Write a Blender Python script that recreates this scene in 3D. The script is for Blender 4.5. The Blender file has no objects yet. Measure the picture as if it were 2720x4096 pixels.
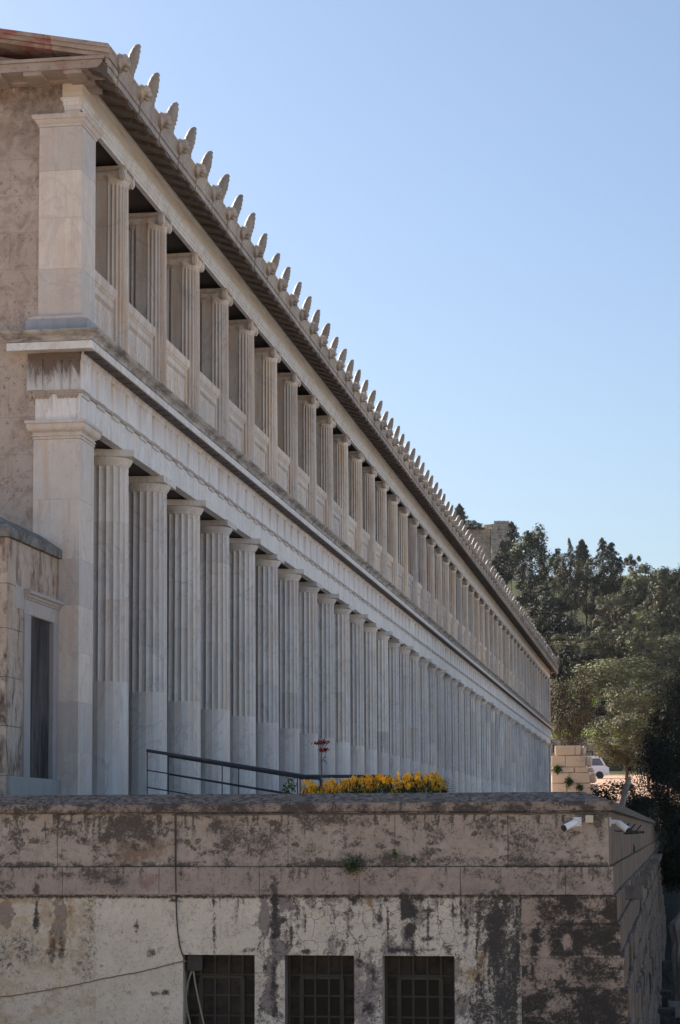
import bpy, math, random
import numpy as np
from mathutils import Vector, Matrix
S = bpy.context.scene
COL = S.collection
rad = math.radians

# ------------------------------------------------------------------ camera
# the lens axis stands at the origin (z = 0 is eye level); +Y runs along the colonnade
FPX, PX, PY, ROLL, VP = 8500., 1360., 2638., 0.0035, (2699., 3321.)
def cam_axes():
    d = Vector((VP[0]-PX, VP[1]-PY, FPX)).normalized()
    u = Vector((-math.sin(ROLL), -math.cos(ROLL), 0))
    u.z = -(u.x*d.x+u.y*d.y)/d.z
    u.normalize()
    x = d.cross(u)
    return np.array([[x[i], d[i], u[i]] for i in range(3)])
RC = cam_axes()
cd = bpy.data.cameras.new('camera'); cam = bpy.data.objects.new('camera', cd); COL.objects.link(cam)
cd.sensor_width = 36.; cd.sensor_fit = 'AUTO'; cd.lens = FPX/4096*36
cd.shift_x = 0.; cd.shift_y = (PY-2048)/4096
cd.clip_start = .5; cd.clip_end = 6000
cam.matrix_world = Matrix([[RC[0][i], -RC[1][i], -RC[2][i], 0] for i in range(3)] + [[0, 0, 0, 1]])
S.camera = cam
def unp(px, py, X=None, Y=None, Z=None):      # photograph measurement -> point in the place
    r = RC.T @ np.array([(px-PX)/FPX, (py-PY)/FPX, 1.])
    t = X/r[0] if X is not None else (Y/r[1] if Y is not None else Z/r[2])
    return r*t
# ------------------------------------------------------------------ sky, sun, exposure
SUN_AZ, SUN_EL = 68., 31.                     # degrees left of +Y, height
W = bpy.data.worlds.new('World'); S.world = W; W.use_nodes = True
wn = W.node_tree; bg = wn.nodes['Background']
sky = wn.nodes.new('ShaderNodeTexSky'); sky.sky_type = 'NISHITA'; sky.sun_disc = False
sky.sun_elevation = rad(SUN_EL); sky.sun_rotation = rad(-SUN_AZ)
sky.altitude = 50; sky.air_density = 1.0; sky.dust_density = 2.4; sky.ozone_density = 2.6
wn.links.new(sky.outputs[0], bg.inputs[0]); bg.inputs[1].default_value = .074
sd = bpy.data.lights.new('sun', 'SUN'); sun = bpy.data.objects.new('sun', sd); COL.objects.link(sun)
sd.energy = 5.; sd.angle = rad(.5); sd.color = (1., .92, .8)
sv = Vector((-math.sin(rad(SUN_AZ))*math.cos(rad(SUN_EL)), math.cos(rad(SUN_AZ))*math.cos(rad(SUN_EL)), math.sin(rad(SUN_EL))))
sun.rotation_euler = sv.to_track_quat('Z', 'Y').to_euler()
S.view_settings.view_transform = 'Standard'; S.view_settings.look = 'None'
S.view_settings.exposure = 1.38; S.view_settings.gamma = 1
try: S.view_settings.use_curve_mapping = False
except Exception: pass

# ------------------------------------------------------------------ material helper
class G:
    def __init__(s, name, rough=.8, spec=.3):
        s.m = bpy.data.materials.new(name); s.m.use_nodes = True; s.nt = s.m.node_tree
        s.b = s.nt.nodes['Principled BSDF']; s.b.inputs['Roughness'].default_value = rough
        s.b.inputs['Specular IOR Level'].default_value = spec
        s.pos = s.nt.nodes.new('ShaderNodeNewGeometry').outputs['Position']
    def n(s, t, **k):
        x = s.nt.nodes.new('ShaderNode'+t)
        for a, v in k.items(): setattr(x, a, v)
        return x
    def put(s, inp, v):
        if isinstance(v, bpy.types.NodeSocket): s.nt.links.new(v, inp)
        elif isinstance(v, (tuple, list)): inp.default_value = tuple(v)+((1.,) if len(v) == 3 and len(inp.default_value) == 4 else ())
        else: inp.default_value = v
    def vec(s, st):
        if st is None: return s.pos
        v = s.n('VectorMath', operation='MULTIPLY'); s.put(v.inputs[0], s.pos); v.inputs[1].default_value = st
        return v.outputs[0]
    def noise(s, sc, det=5, ro=.6, st=None, dist=0., off=None):
        t = s.n('TexNoise'); v = s.vec(st)
        if off is not None:
            a = s.n('VectorMath', operation='ADD'); s.put(a.inputs[0], v); s.put(a.inputs[1], off); v = a.outputs[0]
        s.put(t.inputs['Vector'], v)
        t.inputs['Scale'].default_value = sc; t.inputs['Detail'].default_value = det
        t.inputs['Roughness'].default_value = ro; t.inputs['Distortion'].default_value = dist
        return t.outputs[0]
    def vor(s, sc, st=None, feat='DISTANCE_TO_EDGE', warp=None):
        t = s.n('TexVoronoi', feature=feat); v = s.vec(st)
        if warp:
            nz = s.n('TexNoise'); s.put(nz.inputs['Vector'], v); nz.inputs['Scale'].default_value = sc*1.7; nz.inputs['Detail'].default_value = 4
            a = s.n('VectorMath', operation='MULTIPLY_ADD'); s.put(a.inputs[0], nz.outputs[1]); a.inputs[1].default_value = (warp,)*3; s.put(a.inputs[2], v); v = a.outputs[0]
        s.put(t.inputs['Vector'], v); t.inputs['Scale'].default_value = sc
        return t.outputs[0]
    def rng(s, x, a, b, c=0., d=1., smooth=False):
        t = s.n('MapRange'); s.put(t.inputs[0], x)
        if smooth: t.interpolation_type = 'SMOOTHSTEP'
        for i, v in zip((1, 2, 3, 4), (a, b, c, d)): t.inputs[i].default_value = v
        return t.outputs[0]
    def math(s, op, a, b=0.):
        t = s.n('Math', operation=op); s.put(t.inputs[0], a); s.put(t.inputs[1], b); return t.outputs[0]
    def mix(s, f, a, b, bt='MIX'):
        t = s.n('Mix', data_type='RGBA', blend_type=bt); s.put(t.inputs[0], f); s.put(t.inputs[6], a); s.put(t.inputs[7], b)
        return t.outputs[2]
    def attr(s, name):
        t = s.n('Attribute', attribute_name=name); return t
    def sep(s, v):
        t = s.n('SeparateXYZ'); s.put(t.inputs[0], v); return t.outputs
    def rand(s): return s.n('ObjectInfo').outputs['Random']
    def out(s, c, bump=None, bs=.4, bd=.01):
        s.put(s.b.inputs['Base Color'], c)
        if bump is not None:
            b = s.n('Bump'); b.inputs['Strength'].default_value = bs; b.inputs['Distance'].default_value = bd
            s.put(b.inputs['Height'], bump); s.nt.links.new(b.outputs[0], s.b.inputs['Normal'])
        return s.m

def marble(name, c1, c2, stain, stain_amt, vein=.35, rough=.6):
    g = G(name, rough, .35)
    r = g.rand(); dr = g.attr('drum').outputs['Fac']
    off = g.math('MULTIPLY', g.math('ADD', r, dr), 37.)
    base = g.mix(g.rng(g.noise(.9, 6, .6, None, .6, off), .35, .65), c1, c2)
    base = g.mix(g.rng(g.noise(5., 8, .7, None, .3, off), .3, .7), base, g.mix(.22, base, (.30, .28, .27)))
    v = g.math('ABSOLUTE', g.math('SUBTRACT', g.noise(.8, 6, .55, (1, 1.6, .7), 1.6, off), .5))
    base = g.mix(g.rng(v, .0, .022, vein, 0.), base, (.30, .30, .33))
    st = g.rng(g.noise(1., 6, .65, (7, 7, .55), .2, off), .45, .75, 0., stain_amt)
    base = g.mix(st, base, stain)
    s2 = g.rng(g.noise(1., 6, .75, (15, 15, .45), .3, off), .56, .72, 0., min(.6, stain_amt*.75))
    base = g.mix(s2, base, (.30, .245, .20))
    sp = g.rng(g.noise(26., 3, .6), .62, .74, 0., .45)
    base = g.mix(sp, base, (.22, .19, .16))
    base = g.mix(.85, base, g.mix(g.math('FRACT', g.math('ADD', g.math('MULTIPLY', dr, 7.3), g.math('MULTIPLY', r, 3.1))), (.72, .73, .77), (1, .98, .94)), 'MULTIPLY')
    return g.out(base, g.noise(9., 8, .7), .25, .012)

M = {}
M['marble'] = marble('marble_lower', (.82, .785, .745), (.72, .685, .65), (.66, .50, .36), .75)
M['marble_ent'] = marble('marble_entablature', (.83, .82, .81), (.74, .73, .73), (.62, .45, .30), .6)
M['marble_up'] = marble('marble_upper', (.82, .745, .66), (.73, .66, .58), (.64, .41, .24), 1.)
M['marble_anta'] = marble('marble_anta', (.80, .715, .63), (.71, .63, .55), (.66, .48, .36), .8, .25)
M['marble_grey'] = marble('marble_blue_grey', (.38, .40, .45), (.32, .34, .38), (.2, .19, .18), .5)
M['marble_eave'] = marble('marble_eaves', (.54, .46, .38), (.44, .37, .305), (.26, .18, .12), .9)
M['soffit_shade_marble'] = marble('soffit_shade_marble', (.075, .05, .036), (.045, .033, .025), (.13, .06, .03), .8)  # brown-stained marble, darkened so the colour carries the shade under the eaves

M['antefix'] = marble('antefix_weathered_marble', (.34, .295, .25), (.26, .22, .185), (.18, .14, .105), .8)
M['taenia'] = marble('taenia_stained_marble', (.60, .49, .39), (.48, .38, .29), (.34, .21, .12), .8)
M['block'] = marble('eaves_block_shade_marble', (.105, .072, .048), (.07, .05, .036), (.16, .075, .035), .9)  # stained blocks; eaves shade is put into their dark colour
def _cornice():
    g = G('stained_cornice', .7)
    base = g.mix(g.rng(g.noise(1.2, 6), .35, .65), (.52, .48, .44), (.40, .37, .34))
    d = g.rng(g.noise(1., 7, .7, (2.4, 2.4, 9.), .4), .42, .62)
    base = g.mix(d, base, (.16, .135, .12))
    ed = g.rng(g.noise(30, 3), .6, .75, 0, .5)
    return g.out(g.mix(ed, base, (.1, .09, .085)), g.noise(12, 7, .7), .5, .015)
M['cornice'] = _cornice()
def _frieze():
    g = G('frieze_marble', .65)
    off = g.math('MULTIPLY', g.attr('drum').outputs['Fac'], 20.)
    base = g.mix(g.rng(g.noise(1.3, 6, .6, None, .5, off), .35, .65), (.80, .77, .74), (.66, .64, .63))
    z = g.sep(g.pos)[2]
    drip = g.math('MULTIPLY', g.rng(z, 5.92, 6.28), g.rng(g.noise(1., 6, .7, (8, 8, .7), .2), .38, .6))
    base = g.mix(g.math('MULTIPLY', drip, .6), base, (.48, .31, .18))
    return g.out(base, g.noise(10, 7), .25, .01)
M['frieze'] = _frieze()
def _friezeend():
    g = G('frieze_marble_brown_stain', .7)
    base = g.mix(g.rng(g.noise(1.3, 6), .35, .65), (.64, .61, .58), (.5, .49, .48))
    z = g.sep(g.pos)[2]
    a = g.math('ADD', g.rng(z, 5.90, 6.38, .02, 1.1), g.math('MULTIPLY', g.math('SUBTRACT', g.noise(1., 8, .75, (6, 6, 1.6), .8), .5), 3.0))
    base = g.mix(g.rng(a, .15, .75, 0, .92), base, (.12, .075, .048))
    return g.out(base, g.noise(10, 7), .3, .01)
M['frieze_end'] = _friezeend()
def _upfrieze():
    g = G('upper_frieze_warm', .7)
    base = g.mix(g.rng(g.noise(.8, 6), .35, .65), (.60, .55, .47), (.52, .47, .40))
    s_ = g.rng(g.noise(1., 6, .7, (1, 1, 9), .2), .48, .7)
    base = g.mix(g.math('MULTIPLY', s_, .6), base, (.42, .27, .15))
    return g.out(base, g.noise(10, 6), .25, .01)
M['upfrieze'] = _upfrieze()
def _endwall():
    g = G('end_wall_limestone', .9)
    br = g.n('TexBrick'); xyz = g.sep(g.pos); cmb = g.n('CombineXYZ'); g.put(cmb.inputs[0], xyz[0]); g.put(cmb.inputs[1], xyz[2])
    g.put(br.inputs['Vector'], cmb.outputs[0])
    br.inputs['Scale'].default_value = 1.; br.inputs['Brick Width'].default_value = 1.25; br.inputs['Row Height'].default_value = .505
    br.inputs['Mortar Size'].default_value = .006; br.inputs['Mortar Smooth'].default_value = .3
    br.inputs['Color1'].default_value = (.47, .385, .32, 1); br.inputs['Color2'].default_value = (.45, .36, .295, 1); br.inputs['Mortar'].default_value = (.36, .28, .23, 1)
    base = br.outputs[0]
    base = g.mix(g.rng(g.noise(1.6, 7, .65), .4, .68, 0, .7), base, (.55, .47, .41))
    base = g.mix(g.rng(g.noise(3.3, 8, .75, None, .8), .47, .66, 0, .75), base, (.28, .20, .155))
    pits = g.rng(g.noise(14., 6, .75), .57, .66, 0, .8)
    base = g.mix(pits, base, (.16, .11, .085))
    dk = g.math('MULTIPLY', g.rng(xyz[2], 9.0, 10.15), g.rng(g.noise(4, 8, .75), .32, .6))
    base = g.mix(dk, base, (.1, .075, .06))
    red = g.math('ABSOLUTE', g.math('SUBTRACT', g.noise(.55, 5, .6, None, 1.2), .55))
    base = g.mix(g.rng(red, 0, .006, .6, 0), base, (.25, .09, .06))
    return g.out(base, g.math('SUBTRACT', g.noise(14, 9, .75), g.math('MULTIPLY', pits, .4)), .6, .03)
M['endwall'] = _endwall()
def _ped(red):
    g = G('pediment_red_paint' if red else 'pediment_stone', .85)
    base = g.mix(g.rng(g.noise(2.5, 7, .7), .35, .68), (.40, .33, .28), (.26, .2, .165))
    rp = g.rng(g.noise(2.2, 6, .6, (1, 1, 2)), .42 if red else .56, .56 if red else .66, 0, .85 if red else .5)
    base = g.mix(rp, base, (.26, .075, .06))
    dk = g.rng(g.noise(9, 6, .7), .58, .72, 0, .8)
    return g.out(g.mix(dk, base, (.07, .055, .05)), g.noise(20, 8, .7), .5, .015)
M['ped'] = _ped(False); M['ped_red'] = _ped(True)
def plain(name, c1, c2, sc=3., rough=.8, spec=.3, bump=.2, metal=0.):
    g = G(name, rough, spec); g.b.inputs['Metallic'].default_value = metal
    return g.out(g.mix(g.rng(g.noise(sc, 6, .65), .35, .65), c1, c2), g.noise(sc*5, 6, .7), bump, .01)
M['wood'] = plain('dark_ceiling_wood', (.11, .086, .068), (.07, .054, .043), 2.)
M['inner'] = plain('inner_wall_shade_plaster', (.14, .115, .09), (.10, .085, .07), .8)  # wall colour darkened to deepen the shade inside the portico
M['tile'] = plain('roof_tile_clay', (.36, .22, .15), (.26, .16, .12), 1.5)
M['floor'] = plain('terrace_paving', (.30, .26, .21), (.22, .19, .155), .8)
M['steel'] = plain('dark_painted_steel', (.030, .032, .042), (.022, .023, .03), 30, .45, .5, .05)
M['door'] = None
def _weather(name, base1, base2, dirt_c, amt=(.42, .62), sc=1.8, st=None, fine=.4):
    g = G(name, .92, .2)
    base = g.mix(g.rng(g.noise(sc*.8, 7, .7, None, .5), .35, .65), base1, base2)
    base = g.mix(g.rng(g.noise(sc*2.2, 8, .75, st, .5), amt[0], amt[1]), base, dirt_c)
    base = g.mix(g.rng(g.noise(38, 4, .7), .58, .72, 0, fine), base, (.05, .045, .042))
    return g.out(base, g.noise(24, 9, .75), .6, .02)
M['annex'] = _weather('annex_limestone', (.54, .455, .38), (.43, .32, .245), (.12, .085, .065), (.5, .64), 1.5, (1.6, 1.6, .6), .8)
M['annex_cap'] = _weather('annex_coping_lichen', (.30, .28, .25), (.2, .19, .175), (.09, .085, .08), (.4, .6), 2.2)
M['coping'] = _weather('coping_black_lichen', (.27, .225, .19), (.17, .142, .12), (.045, .038, .033), (.42, .60), 7., None, .6)
M['sidewall'] = _weather('side_wall_limestone', (.31, .22, .155), (.22, .155, .11), (.065, .05, .04), (.44, .64), 1.5, (2.2, 2.2, .35), .5)
M['corbel'] = _weather('corbel_stone', (.26, .22, .18), (.2, .17, .14), (.09, .08, .07), (.5, .7), 3)
M['darkstone'] = _weather('shade_dark_stone', (.10, .088, .075), (.07, .06, .05), (.03, .027, .024), (.45, .65), 3)  # slabs in the shaded corner, shade put into the stone colour
M['ruin'] = _weather('ruin_limestone', (.66, .53, .40), (.56, .43, .32), (.30, .22, .16), (.55, .75), .5, None, .3)
M['fort'] = _weather('fortress_limestone', (.52, .44, .35), (.42, .35, .275), (.17, .14, .115), (.47, .64), .6, None, .1)

def _painted(name, base1, base2, dirt_c, och, peelc, crack=False, blocks=False):
    # stains, peeling and cracks carry their own outlines: attribute wx = dirt, ochre, peel, crack
    g = G(name, .92, .2)
    a = g.attr('wx'); rgb = g.sep(a.outputs['Color']); al = a.outputs['Alpha']
    base = g.mix(g.rng(g.noise(2.2, 7, .65), .35, .65), base1, base2)
    fine = g.noise(42, 6, .75); mid = g.noise(13, 7, .75)
    def brk(x, k=.55):
        f = g.math('ADD', x, g.math('MULTIPLY', g.math('SUBTRACT', fine, .5), k))
        return g.math('ADD', f, g.math('MULTIPLY', g.math('SUBTRACT', mid, .5), k*.8))
    base = g.mix(g.rng(brk(rgb[2], .3), .35, .6), base, peelc)
    base = g.mix(g.rng(brk(rgb[1], .4), .2, .85, 0, .9), base, och)
    dn = g.rng(g.math('ADD', g.math('MULTIPLY', g.noise(34, 5, .8, None, .3), .62), g.math('ADD', g.math('MULTIPLY', g.noise(11, 6, .7, None, .6), .28), g.math('MULTIPLY', g.noise(3.5, 5, .7), .10))), .43, .57)
    base = g.mix(g.math('MULTIPLY', rgb[0], .45), base, g.mix(.7, base, dirt_c))
    base = g.mix(g.rng(g.math('SUBTRACT', rgb[0], g.math('MULTIPLY', dn, .92)), -.20, .34, 0, .9), base, dirt_c)
    base = g.mix(g.rng(g.noise(5.5, 9, .75, None, .8), .46, .70, 0, .25 if crack else .6), base, g.mix(.55, base, dirt_c))
    sp = g.rng(g.math('ADD', g.noise(70, 4, .8), g.math('MULTIPLY', rgb[0], .16)), .60, .68, 0, .75)
    base = g.mix(sp, base, dirt_c)
    base = g.mix(g.rng(fine, .60, .74, 0, .5), base, (.07, .06, .055))
    if crack:
        c = g.math('MULTIPLY', g.rng(g.vor(5.5, None, warp=.13), .0, .02, 1, 0), g.rng(al, .2, .7))
        base = g.mix(c, base, (.07, .06, .055))
        c2 = g.math('MULTIPLY', g.rng(g.vor(17, None, warp=.05), .0, .03, .8, 0), g.rng(al, .55, .95))
        base = g.mix(c2, base, (.09, .075, .065))
    h = g.math('SUBTRACT', g.noise(30, 9, .75), g.math('MULTIPLY', rgb[2], .4))
    return g.out(base, h, .55, .018)
M['parapet'] = _painted('parapet_limestone_lichen', (.455, .375, .31), (.36, .29, .238), (.08, .068, .059), (.22, .145, .10), (.36, .30, .28))
M['string'] = _painted('string_course_limestone', (.40, .325, .275), (.33, .265, .225), (.085, .072, .064), (.25, .15, .12), (.36, .30, .28))
M['plaster'] = _painted('peeling_cream_plaster', (.66, .59, .49), (.58, .51, .41), (.048, .042, .04), (.36, .235, .12), (.26, .22, .20), True)
M['ashlar'] = _painted('corner_ashlar_black_lichen', (.45, .345, .27), (.37, .285, .225), (.04, .035, .031), (.36, .25, .17), (.42, .32, .26))

M['copface'] = _painted('coping_front_limestone', (.34, .27, .22), (.25, .20, .165), (.06, .052, .048), (.22, .15, .11), (.36, .30, .28))
def leaf(name, c1, c2, tr=.14, vary=.75):
    g = G(name, .6, .25)
    r = g.rand(); f = g.noise(1.1, 3, .6)
    c = g.mix(g.rng(f, .35, .65), c1, c2)
    lr = g.attr('tone').outputs['Fac']
    c = g.mix(1., c, g.mix(lr, (1-vary,)*3, (1+vary,)*3), 'MULTIPLY')
    c = g.mix(1., c, g.mix(r, (.75, .78, .8), (1.2, 1.15, 1.05)), 'MULTIPLY')
    g.put(g.b.inputs['Base Color'], c)
    t = g.n('BsdfTranslucent'); g.put(t.inputs[0], c); mx = g.n('MixShader'); mx.inputs[0].default_value = tr
    o = g.nt.nodes['Material Output']
    g.nt.links.new(g.b.outputs[0], mx.inputs[1]); g.nt.links.new(t.outputs[0], mx.inputs[2]); g.nt.links.new(mx.outputs[0], o.inputs[0])
    return g.m
M['leaf_pine'] = leaf('pine_foliage', (.026, .034, .012), (.042, .05, .018))
M['leaf_olive'] = leaf('olive_foliage', (.066, .072, .034), (.10, .10, .05))
M['leaf_brown'] = leaf('brown_green_foliage', (.036, .03, .012), (.058, .046, .02))
M['leaf_dark'] = leaf('dark_shaded_foliage', (.010, .013, .006), (.016, .019, .008))  # dark leaf colour that also carries the shade of unlit trees
M['leaf_cyp'] = leaf('cypress_foliage', (.02, .024, .018), (.032, .034, .024), .1)
M['leaf_weed'] = leaf('weed_foliage', (.05, .085, .03), (.08, .115, .04))
M['grass'] = leaf('bright_grass', (.16, .26, .03), (.22, .30, .04), .3)
M['stem'] = leaf('green_stem', (.045, .08, .03), (.06, .10, .03))
M['petal'] = leaf('orange_petal', (.95, .45, .02), (.96, .60, .05), .35, .3)
M['petal_tip'] = leaf('red_orange_bud', (.85, .22, .03), (.9, .28, .03), .35, .3)
M['petal_red'] = leaf('dark_red_petal', (.16, .012, .018), (.22, .02, .02), .15)
M['petal_violet'] = leaf('violet_petal', (.13, .09, .22), (.16, .1, .24), .15)
M['bark'] = plain('tree_bark', (.10, .075, .055), (.06, .045, .035), 4)
M['white'] = plain('white_paint', (.80, .80, .80), (.74, .74, .75), 6, .4, .5, .03)
M['cream'] = plain('cream_plastic', (.55, .52, .38), (.50, .47, .34), 8, .5)
M['black'] = plain('black_plastic', (.02, .02, .022), (.03, .03, .03), 8, .4)
M['cable'] = plain('black_cable', (.04, .04, .045), (.06, .055, .055), 20, .6)
M['cable_brown'] = plain('brown_cable', (.22, .16, .13), (.14, .1, .085), 20, .7)
M['hose'] = plain('grey_beige_hose', (.30, .27, .21), (.24, .22, .18), 20, .5)
M['conduit'] = plain('grey_conduit', (.14, .13, .13), (.09, .085, .085), 12, .6)
M['frame'] = plain('window_frame_olive_paint', (.066, .058, .043), (.05, .044, .034), 9, .7, .15)
def _pane(name, c1, c2, rough):
    g = G(name, rough, .12)
    return g.out(g.mix(g.rng(g.noise(5, 6, .7), .38, .62), c1, c2))
M['pane'] = _pane('dusty_brown_glass', (.046, .036, .029), (.014, .013, .012), .5)
M['pane_dark'] = _pane('dark_room_glass', (.004, .004, .004), (.006, .006, .006), .3)  # darkness of the unlit room put into the pane colour
M['doorleaf'] = _weather('weathered_grey_door', (.12, .105, .10), (.075, .068, .068), (.025, .022, .022), (.42, .6), 1.0, (3, 3, .35), .3)
M['jamb'] = plain('blue_grey_marble_jamb', (.38, .35, .34), (.31, .285, .28), 2, .55)
M['lintel'] = marble('lintel_marble', (.60, .54, .48), (.54, .49, .45), (.5, .33, .2), .6)
M['step'] = marble('veined_step_marble', (.42, .40, .37), (.36, .35, .34), (.3, .26, .22), .5, .6)
M['statue'] = _weather('statue_marble', (.36, .31, .27), (.27, .23, .2), (.14, .11, .10), (.45, .65), 1.6, (1.5, 1.5, .5))
M['metal_white'] = plain('white_van_paint', (.78, .78, .80), (.74, .75, .78), 2, .35, .5, .02)
M['van_glass'] = _pane('van_window_glass', (.12, .16, .22), (.1, .13, .18), .1)
M['cab_red'] = plain('red_brown_trim', (.30, .11, .08), (.26, .1, .08), 3)
def _terrain():
    g = G('hill_ground', .95, .1)
    base = g.mix(g.rng(g.noise(.14, 6, .7), .4, .6), (.045, .055, .02), (.06, .055, .03))
    base = g.mix(g.rng(g.noise(1.5, 7, .7), .5, .7, 0, .7), base, (.07, .065, .04))
    xyz = g.sep(g.pos)
    road = g.math('MULTIPLY', g.rng(xyz[1], 128, 140), g.rng(xyz[1], 205, 212, 1, 0))
    earth = g.mix(g.rng(g.noise(1.2, 6, .7), .4, .65), (.42, .25, .17), (.46, .33, .25))
    base = g.mix(road, base, earth)
    near = g.rng(xyz[1], 90, 110, 1, 0)
    far = g.math('MULTIPLY', near, g.math('MAXIMUM', g.rng(xyz[0], 3, 7), g.rng(xyz[1], 14, 19, 1, 0)))
    base = g.mix(near, base, g.mix(g.rng(g.noise(.8, 7, .7), .4, .62), (.022, .028, .014), (.04, .038, .03)))  # strip by the wall: its shade is painted as darker ground
    base = g.mix(far, base, g.mix(g.rng(xyz[1], 16, 24), g.mix(g.rng(g.noise(.3, 6, .7), .4, .62), (.46, .36, .27), (.40, .31, .23)), g.mix(g.rng(g.noise(.3, 6, .7), .4, .62), (.64, .605, .57), (.58, .545, .51))))
    return g.out(base, g.noise(3, 8, .7), .5, .1)
M['terrain'] = _terrain()

# ------------------------------------------------------------------ mesh helper
class MB:
    def __init__(s): s.v = []; s.f = []; s.mi = []; s.t = []; s.cur = 0; s.tone = 0.
    def add(s, vs, fs):
        o = len(s.v); s.v += [tuple(p) for p in vs]
        for f in fs: s.f.append(tuple(i+o for i in f)); s.mi.append(s.cur); s.t.append(s.tone)
    def box(s, x0, x1, y0, y1, z0, z1):
        s.add([(x0, y0, z0), (x1, y0, z0), (x1, y1, z0), (x0, y1, z0), (x0, y0, z1), (x1, y0, z1), (x1, y1, z1), (x0, y1, z1)],
              [(0, 3, 2, 1), (4, 5, 6, 7), (0, 1, 5, 4), (1, 2, 6, 5), (2, 3, 7, 6), (3, 0, 4, 7)])
    def bbox(s, x0, x1, y0, y1, z0, z1, b=.01, jit=0., rnd=None):   # chamfered box
        def ring(z, i):
            return [(x0+i, y0+b if i == 0 else y0+i, z), ]
        P = []
        for z, i in ((z0, b), (z0+b, 0), (z1-b, 0), (z1, b)):
            P += [(x0+b+i*0 if i == 0 else x0+b, y0+i, z), (x1-b, y0+i, z), (x1-i, y0+b, z), (x1-i, y1-b, z), (x1-b, y1-i, z), (x0+b, y1-i, z), (x0+i, y1-b, z), (x0+i, y0+b, z)]
        if jit and rnd: P = [(p[0]+rnd.uniform(-jit, jit), p[1]+rnd.uniform(-jit, jit), p[2]+rnd.uniform(-jit, jit)) for p in P]
        F = []
        for k in range(3):
            for i in range(8): F.append((k*8+i, k*8+(i+1) % 8, k*8+8+(i+1) % 8, k*8+8+i))
        F.append(tuple(range(7, -1, -1))); F.append(tuple(range(24, 32)))
        s.add(P, F)
    def prism(s, pr, a, b, axis='y'):       # closed profile [(p,q)], extruded; axis y -> (p,?,q); axis x -> (?,p,q); axis z -> (p,q,?)
        n = len(pr)
        def pt(p, q, t): return (p, t, q) if axis == 'y' else ((t, p, q) if axis == 'x' else (p, q, t))
        s.add([pt(p, q, a) for p, q in pr]+[pt(p, q, b) for p, q in pr],
              [(i, (i+1) % n, n+(i+1) % n, n+i) for i in range(n)]+[tuple(range(n-1, -1, -1)), tuple(range(n, 2*n))])
    def sweep(s, pr, path):                 # open profile [(e,z)] along path(e) -> list of xy
        rows = [[(x, y, z) for x, y in path(e)] for e, z in pr]; m = len(rows[0])
        s.add([p for r in rows for p in r], [(k*m+i, k*m+i+1, (k+1)*m+i+1, (k+1)*m+i) for k in range(len(pr)-1) for i in range(m-1)])
    def lathe(s, pr, n, c=(0, 0, 0), rf=None):
        vs = []
        for j, (r, z) in enumerate(pr):
            for i in range(n):
                a = 2*math.pi*i/n; q = rf(j, a, r) if rf else r
                vs.append((c[0]+q*math.cos(a), c[1]+q*math.sin(a), c[2]+z))
        F = [(j*n+i, j*n+(i+1) % n, (j+1)*n+(i+1) % n, (j+1)*n+i) for j in range(len(pr)-1) for i in range(n)]
        F += [tuple(range(n-1, -1, -1)), tuple(range((len(pr)-1)*n, len(pr)*n))]
        s.add(vs, F)
    def tube(s, pts, r, n=8):
        pts = [Vector(p) for p in pts]; rr = r if isinstance(r, (list, tuple)) else [r]*len(pts); vs = []
        for i, p in enumerate(pts):
            d = (pts[min(i+1, len(pts)-1)]-pts[max(i-1, 0)]).normalized()
            a = d.cross(Vector((0, 0, 1)) if abs(d.z) < .9 else Vector((1, 0, 0))).normalized(); b = d.cross(a)
            for k in range(n):
                t = 2*math.pi*k/n; vs.append(tuple(p+a*rr[i]*math.cos(t)+b*rr[i]*math.sin(t)))
        F = [(j*n+i, j*n+(i+1) % n, (j+1)*n+(i+1) % n, (j+1)*n+i) for j in range(len(pts)-1) for i in range(n)]
        F += [tuple(range(n-1, -1, -1)), tuple(range((len(pts)-1)*n, len(pts)*n))]
        s.add(vs, F)
    def build(s, name, mats, parent=None, smooth=False, attr=None):
        me = bpy.data.meshes.new(name); me.from_pydata(s.v, [], s.f)
        if not isinstance(mats, (list, tuple)): mats = [mats]
        for m in mats: me.materials.append(m)
        if len(mats) > 1: me.polygons.foreach_set('material_index', s.mi)
        if smooth: me.polygons.foreach_set('use_smooth', [True]*len(s.f))
        if attr:
            at = me.attributes.new(attr, 'FLOAT', 'FACE'); at.data.foreach_set('value', s.t)
        me.update()
        import bmesh
        if len(s.f) < 60000 and attr != 'tone':
            bm = bmesh.new(); bm.from_mesh(me); bmesh.ops.recalc_face_normals(bm, faces=bm.faces); bm.to_mesh(me); bm.free()
        o = bpy.data.objects.new(name, me); COL.objects.link(o)
        if parent: o.parent = parent
        return o
def tag(o, label=None, cat=None, group=None, kind=None):
    for k, v in (('label', label), ('category', cat), ('group', group), ('kind', kind)):
        if v: o[k] = v
    return o
def thing(name, label, cat, loc=(0, 0, 0), group=None):
    o = bpy.data.objects.new(name, None); COL.objects.link(o); o.location = loc; o.empty_display_size = .2
    return tag(o, label, cat, group)
def clone(o, parent=None):
    c = o.copy(); COL.objects.link(c); c.parent = parent if parent is not None else o.parent
    for ch in o.children: clone(ch, c)
    return c

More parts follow.
